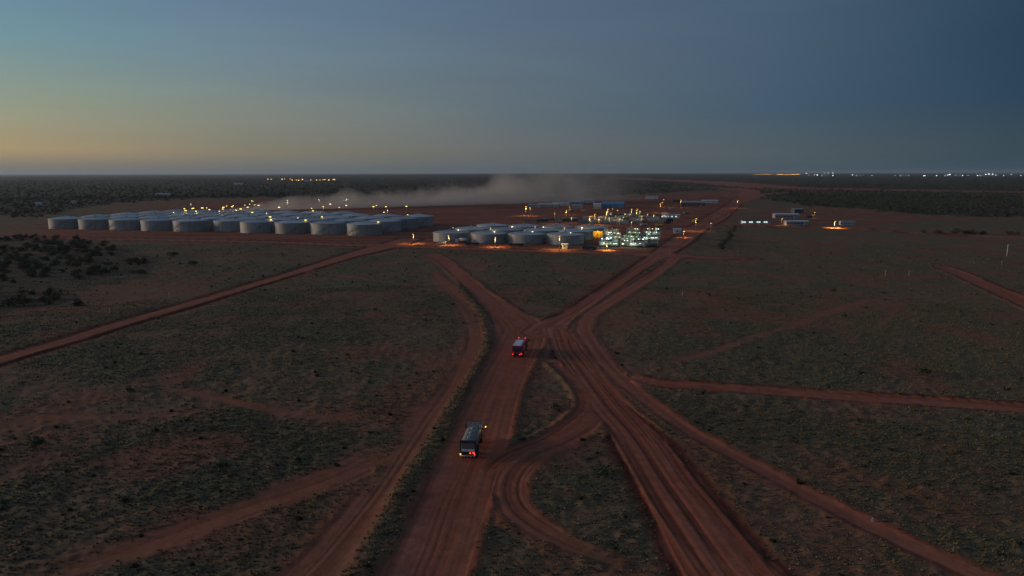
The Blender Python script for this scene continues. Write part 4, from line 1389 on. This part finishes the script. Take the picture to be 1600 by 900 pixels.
tx, ty = at(731, 720)
t1 = truck('grey tanker truck with red tail lights driving up the haul road, nearest the camera', (tx, ty, 0.04), heading(tx, ty + 4), 'tank', M_TKGREY, M_CABC, None, None,
           [(0.35, 1.12, E_TAIL, 0.11), (0.85, 1.18, E_TAIL, 0.13), (-1.12, 0.92, E_AMB2, 0.08), (1.0, 0.92, E_TAIL2, 0.1)])
MB().box(1.54, 1.64, 8.24, 8.34, 2.12, 2.22).build('side_marker_light', E_AMB, t1)
ld = bpy.data.lights.new('lamp_light', 'POINT')
ld.energy, ld.color, ld.shadow_soft_size = 9, (1, .6, .2), 0.2
lo = bpy.data.objects.new('lamp_light', ld)
COL.objects.link(lo)
lo.parent, lo.location = t1, (1.95, 8.3, 2.1)
tx, ty = at(808, 560)
truck('red and white service truck ahead of the tanker at the junction', (tx, ty, 0.04), -0.17, 'box', M_TKWHITE, M_TRED, M_TRED, M_TBLUE,
      [(0.95, 1.0, E_TAIL2, 0.16), (0.55, 0.86, E_TAIL2, 0.12), (-1.02, 0.9, E_TAIL2, 0.12)])

# ------------------------------------------------------------------ parked vehicles and small things by the tanks
def parked(px, py, ln, wd, ht, m, label, cat, name, rz=0.0, tankish=False):
    x, y = at(px, py)
    o = thing(name, label, cat, (x, y + wd / 2, 0), rz)
    MB().box(-ln / 2, ln / 2, -0.4, 0.4, 0.7, 0.95).build('chassis', M_DARK, o)
    if tankish:
        MB().cyl((-ln / 2 + 2.4, 0, 0.95 + ht * 0.4), (ln / 2, 0, 0.95 + ht * 0.4), ht * 0.4, ht * 0.4, 18).build('tank', m, o)
    else:
        MB().box(-ln / 2 + 2.0, ln / 2, -wd / 2, wd / 2, 0.951, 0.95 + ht * 0.45).build('tray', m, o)
    MB().ext([(-wd / 2, 0.6), (wd / 2, 0.6), (wd / 2, 0.9 + ht * 0.62), (-wd / 2, 0.9 + ht * 0.62)], -ln / 2 - 0.2, -ln / 2 + 1.8).build('cab', m, o)
    MB().box(-ln / 2 - 0.22, -ln / 2 - 0.2, -wd / 2 + 0.15, wd / 2 - 0.15, 1.3, 0.9 + ht * 0.55).build('windscreen', M_GLASS, o)
    for xx in (-ln / 2 + 0.8, ln / 2 - 1.0, ln / 2 - 2.2):
        for s in (-1, 1):
            w = link('wheel', None, o, (xx, s * (wd / 2 - 0.2), 0.5), math.pi / 2)
            link('tyre', TYRE, w)
            link('rim', RIM, w)


parked(721, 380, 7.5, 2.5, 2.6, M_WHITE, 'white tanker parked between the first two front tanks of the right group', 'truck', 'parked_truck', 0.1, True)
parked(738, 383.5, 8, 2.5, 1.4, M_DARK, 'dark flat trailer parked before the second tank of the right group', 'trailer', 'parked_trailer', -0.05)
parked(807, 385, 8, 2.5, 1.4, M_DARK, 'dark low trailer parked before the third tank of the right group', 'trailer', 'parked_trailer', 0.03)
parked(917, 390, 5, 2.0, 1.9, M_WALLS['dark'], 'dark utility parked on the front road, left one of the pair', 'car', 'parked_utility', 0.05)
parked(926, 390, 5, 2.0, 1.9, M_WALLS['dark'], 'dark utility parked on the front road, right one of the pair', 'car', 'parked_utility', 0.0)
parked(690, 383, 5, 2.0, 1.9, M_WALLS['grey'], 'grey utility parked left of the first front lamp post', 'car', 'parked_utility', 0.0)
parked(1087, 347, 8, 2.6, 2.6, M_WALLS['yellow'], 'loaded truck with amber light on the far plant road', 'truck', 'parked_truck', 0.9)
for px, py, c, lab in ((1006, 353, 'white', 'white utility parked below the pipe stacks of the yard'), (1043, 350, 'dark', 'dark utility parked right of the equipment yard'), (1050, 327, 'white', 'white utility by the far sodium lamps'),
                       (893, 331, 'grey', 'grey utility parked before the rear cabin row'), (912, 331, 'white', 'white utility parked at the right of the rear cabin row'), (1030, 354, 'yellow', 'yellow utility parked behind the lit process modules'), (1073, 334, 'grey', 'grey utility on the apron left of the far plant road')):
    parked(px, py, 5.5, 2.1, 2.0, M_WALLS[c], lab, 'car', 'parked_utility', random.uniform(-0.5, 0.5))
building('pump_hut', 883, 389, 3.2, 2.6, 2.6, 'small white pump hut beside the tall pale lamp post', 'hut', 'white', 'white', nwin=1)


def post(px, py, h, label, arm=False, r=0.07):
    x, y = at(px, py)
    o = thing('marker_post', label, 'post', (x, y, ground_z(x, y)))
    MB().cyl((0, 0, -0.2), (0, 0, h), r, r * 0.8, 7).build('shaft', M_WHITE, o)
    if arm:
        MB().cyl((0, 0, h - 0.2), (3.2, 0, h - 0.1), 0.06, 0.05, 6).build('arm', M_WHITE, o)
        MB().box(2.6, 4.0, -0.15, 0.15, h - 0.25, h - 0.05).build('lamp_head', M_STEEL, o)
    else:
        MB().box(-0.14, 0.14, -0.02 - r, -r, h - 0.5, h - 0.05).build('marker_plate', M_WHITE, o)


post(1573, 400, 6.0, 'white lamp pole with a side arm near the right edge', True, 0.16)
post(1383, 431, 2.6, 'pale marker post in the middle of the right plain')
post(1420, 431, 2.0, 'pale marker post right of the one on the right plain')
post(1066, 463, 1.6, 'short pale marker post below the lit plant')
post(265, 465, 2.0, 'pale marker post just above the left road')
post(172, 492, 2.0, 'pale marker post left of the other along the left road')
post(1363, 815, 0.5, 'small white peg in the grass near the pale twin track')
post(1565, 414, 2.0, 'thin pale marker post left of the lamp pole at right')

# ------------------------------------------------------------------ far lights
for px, py in ((419, 281), (424, 281), (441, 281), (445, 280.5), (454, 280), (457, 283), (463, 283), (467, 283.5), (473, 282), (486, 282.5), (495, 283), (500, 283), (505, 282.5), (508, 282), (514, 283), (521, 282), (523, 281.5)):
    x, y = at(px, py + 3.5)
    lamp(x, y, 14, E_FSOD, 'tiny orange light of the distant plant in the left scrub', 'lights of the distant left plant', size=random.uniform(1.0, 1.9), name='distant_light')
x, y = at(481, 285)
o = thing('lattice_tower', 'thin lattice tower above the distant left plant lights', 'tower', (x, y, 0))
for sx, sy in ((-2, -2), (2, -2), (2, 2), (-2, 2)):
    MB().cyl((sx, sy, 0), (sx * 0.2, sy * 0.2, 38), 0.35, 0.25, 5).build('leg', M_STEEL, o)
for zz in range(4, 36, 6):
    k = 1 - zz / 38 * 0.8
    MB().box(-2 * k, 2 * k, -2 * k, 2 * k, zz, zz + 0.4).build('brace', M_STEEL, o)
FAR = 7000.0


def far_light(px, py, em, size, label, group):
    x, y, zt = at_dist(px, py, FAR)
    zb = float(grid_lookup(np.array([x]), np.array([y]), z)[0])
    zt = max(zt, zb + 6)
    lamp(x, y, zt, em, label, group, z0=zb, size=size, name='distant_light')


xx = 1178.0
while xx < 1251:
    if not (1207 < xx < 1213):
        far_light(xx, 272.6 + random.uniform(-.2, .2), E_FSOD, random.uniform(1.4, 2.6) if xx < 1212 else random.uniform(2.2, 3.4), 'orange lamp in the string of lights on the far right horizon', 'orange horizon lights')
    xx += random.uniform(2.8, 5.0)
for px, py, s in ((1260, 270.5, 4), (1264, 273, 2), (1273, 273, 3), (1277, 273, 5), (1288, 269.8, 2.5), (1294, 269.8, 3), (1301, 269.8, 2.6), (1301, 276, 4), (1332, 273, 4), (1362, 277.5, 3), (1398, 274.5, 3), (1443, 275.5, 4), (1445, 275.5, 4), (1463, 275.5, 4), (1484, 272, 5), (1481, 273, 4), (1504, 274, 4), (1512, 275, 2), (1527, 274.5, 4), (1540, 272, 4.5), (1545, 271.5, 5), (1551, 271.5, 5), (1556, 273.5, 3), (1580, 272, 3), (1380, 273, 2), (1420, 274, 2), (1568, 276, 2.5), (1595, 274, 3)):
    far_light(px, py + 0.5, E_FWHT, s * 0.62, 'white lamp of the distant town on the right horizon', 'white horizon lights')
for i, px in enumerate((1290, 1345, 1415, 1483, 1500, 1540, 1555)):
    x, y, zt = at_dist(px, 273, FAR + 60)
    zb = float(grid_lookup(np.array([x]), np.array([y]), z)[0])
    b = building('distant_shed', 0, 0, 60 + 14 * (i % 3), 30, 13, 'pale long shed of the distant town on the right horizon', 'shed', 'white', 'white', rz=0, nwin=0, group='distant town sheds', pos=(x, y))
    b.location.z = zb
for px, py in ((360, 288), (366, 288)):
    far_light(px, py, E_FWHT, 1.0, 'faint pale lamp on the distant left building', 'distant left building lamps')

# ------------------------------------------------------------------ dust rising behind the left tanks
P0, P1 = Vector((-318, 770, 0)), Vector((230, 1090, 0))
dvec = P1 - P0
dl = dvec.length
ang = math.atan2(dvec.y, dvec.x)
prof = [(-10, 11, 10), (40, 30, 25), (120, 56, 42), (220, 80, 62), (320, 102, 84), (420, 116, 96), (520, 118, 98), (640, 110, 94)]
n = 16
vs, fs = [], []
for xx, hy, hz in prof:
    for i in range(n):
        t = 2 * math.pi * i / n
        vs.append((xx, hy * math.cos(t), max(0.6, hz * (0.5 + 0.55 * math.sin(t)))))
for k in range(len(prof) - 1):
    for i in range(n):
        fs.append((k * n + i, (k + 1) * n + i, (k + 1) * n + (i + 1) % n, k * n + (i + 1) % n))
fs += [tuple(range(n)), tuple(range(len(prof) * n - 1, (len(prof) - 1) * n - 1, -1))]
me = bpy.data.meshes.new('dust_plume')
me.from_pydata(vs, [], fs)
bmd = bmesh.new()
bmd.from_mesh(me)
bmesh.ops.recalc_face_normals(bmd, faces=bmd.faces)
bmd.to_mesh(me)
bmd.free()
mv = bpy.data.materials.new('dust')
mv.use_nodes = True
nn, nl = mv.node_tree.nodes, mv.node_tree.links
nn.clear()
out = nn.new('ShaderNodeOutputMaterial')
pv = nn.new('ShaderNodeVolumePrincipled')
pv.inputs['Color'].default_value = (0.90, 0.81, 0.75, 1)
pv.inputs['Anisotropy'].default_value = 0.2
tcn = nn.new('ShaderNodeTexCoord')
sx = nn.new('ShaderNodeSeparateXYZ')
nl.new(tcn.outputs['Object'], sx.inputs[0])


def vm(op, a, b=None, c=None, clamp=False):
    q = nn.new('ShaderNodeMath')
    q.operation = op
    q.use_clamp = clamp
    for i, v in enumerate((a, b, c)):
        if v is None:
            continue
        if isinstance(v, (int, float)):
            q.inputs[i].default_value = v
        else:
            nl.new(v, q.inputs[i])
    return q.outputs[0]


fc_ = nn.new('ShaderNodeFloatCurve')        # plume half height along its length
cm = fc_.mapping.curves[0]
cm.points[0].location = (0, 0.06)
cm.points[1].location = (1, 0.5)
for u, v in ((0.1, 0.22), (0.3, 0.42), (0.5, 0.62), (0.7, 0.95), (0.85, 0.9)):
    cm.points.new(u, v)
fc_.mapping.update()
u = vm('DIVIDE', sx.outputs[0], 640.0, None, True)
nl.new(u, fc_.inputs['Value'])
hcur = vm('MULTIPLY', fc_.outputs[0], 80.0)
vy = vm('DIVIDE', sx.outputs[1], vm('MULTIPLY', hcur, 1.3))
vz = vm('DIVIDE', sx.outputs[2], hcur)
rad = vm('SQRT', vm('ADD', vm('MULTIPLY', vy, vy), vm('MULTIPLY', vz, vz)))
nz = nn.new('ShaderNodeTexNoise')
nz.inputs['Scale'].default_value = 0.024
nz.inputs['Detail'].default_value = 5
nz.inputs['Roughness'].default_value = 0.6
nl.new(tcn.outputs['Object'], nz.inputs['Vector'])
edge = vm('SUBTRACT', vm('ADD', 0.72, vm('MULTIPLY', vm('SUBTRACT', nz.outputs['Fac'], 0.5), 1.35)), rad)
dens = vm('MULTIPLY', vm('MULTIPLY', edge, 1.0, None, True), 1.0)
endf = nn.new('ShaderNodeMapRange')
endf.inputs[1].default_value, endf.inputs[2].default_value = 1.0, 0.20
endf.interpolation_type = 'SMOOTHSTEP'
nl.new(u, endf.inputs[0])
thick = vm('DIVIDE', 6.6, vm('ADD', hcur, 6.0))
fin = vm('MULTIPLY', vm('MULTIPLY', dens, endf.outputs[0]), thick)
nl.new(fin, pv.inputs['Density'])
nl.new(pv.outputs[0], out.inputs['Volume'])
me.materials.append(mv)
tag(link('dust_plume', me, None, tuple(P0), ang), 'pale brown dust cloud drifting right from behind the left tanks', 'dust', None, 'stuff')

# ------------------------------------------------------------------ evening haze over the plain
mh_ = bpy.data.materials.new('haze_air')
mh_.use_nodes = True
hn, hl = mh_.node_tree.nodes, mh_.node_tree.links
hn.clear()
ho = hn.new('ShaderNodeOutputMaterial')
hv = hn.new('ShaderNodeVolumePrincipled')
hv.inputs['Color'].default_value = (0.78, 0.88, 1.0, 1)
hv.inputs['Density'].default_value = 0.000032
hv.inputs['Anisotropy'].default_value = 0.3
hl.new(hv.outputs[0], ho.inputs['Volume'])
tag(MB().box(-42000, 42000, -42000, 42000, -2.0, 125.0).build('haze', mh_), 'thin blue evening haze over the far plain', 'haze', None, 'stuff')
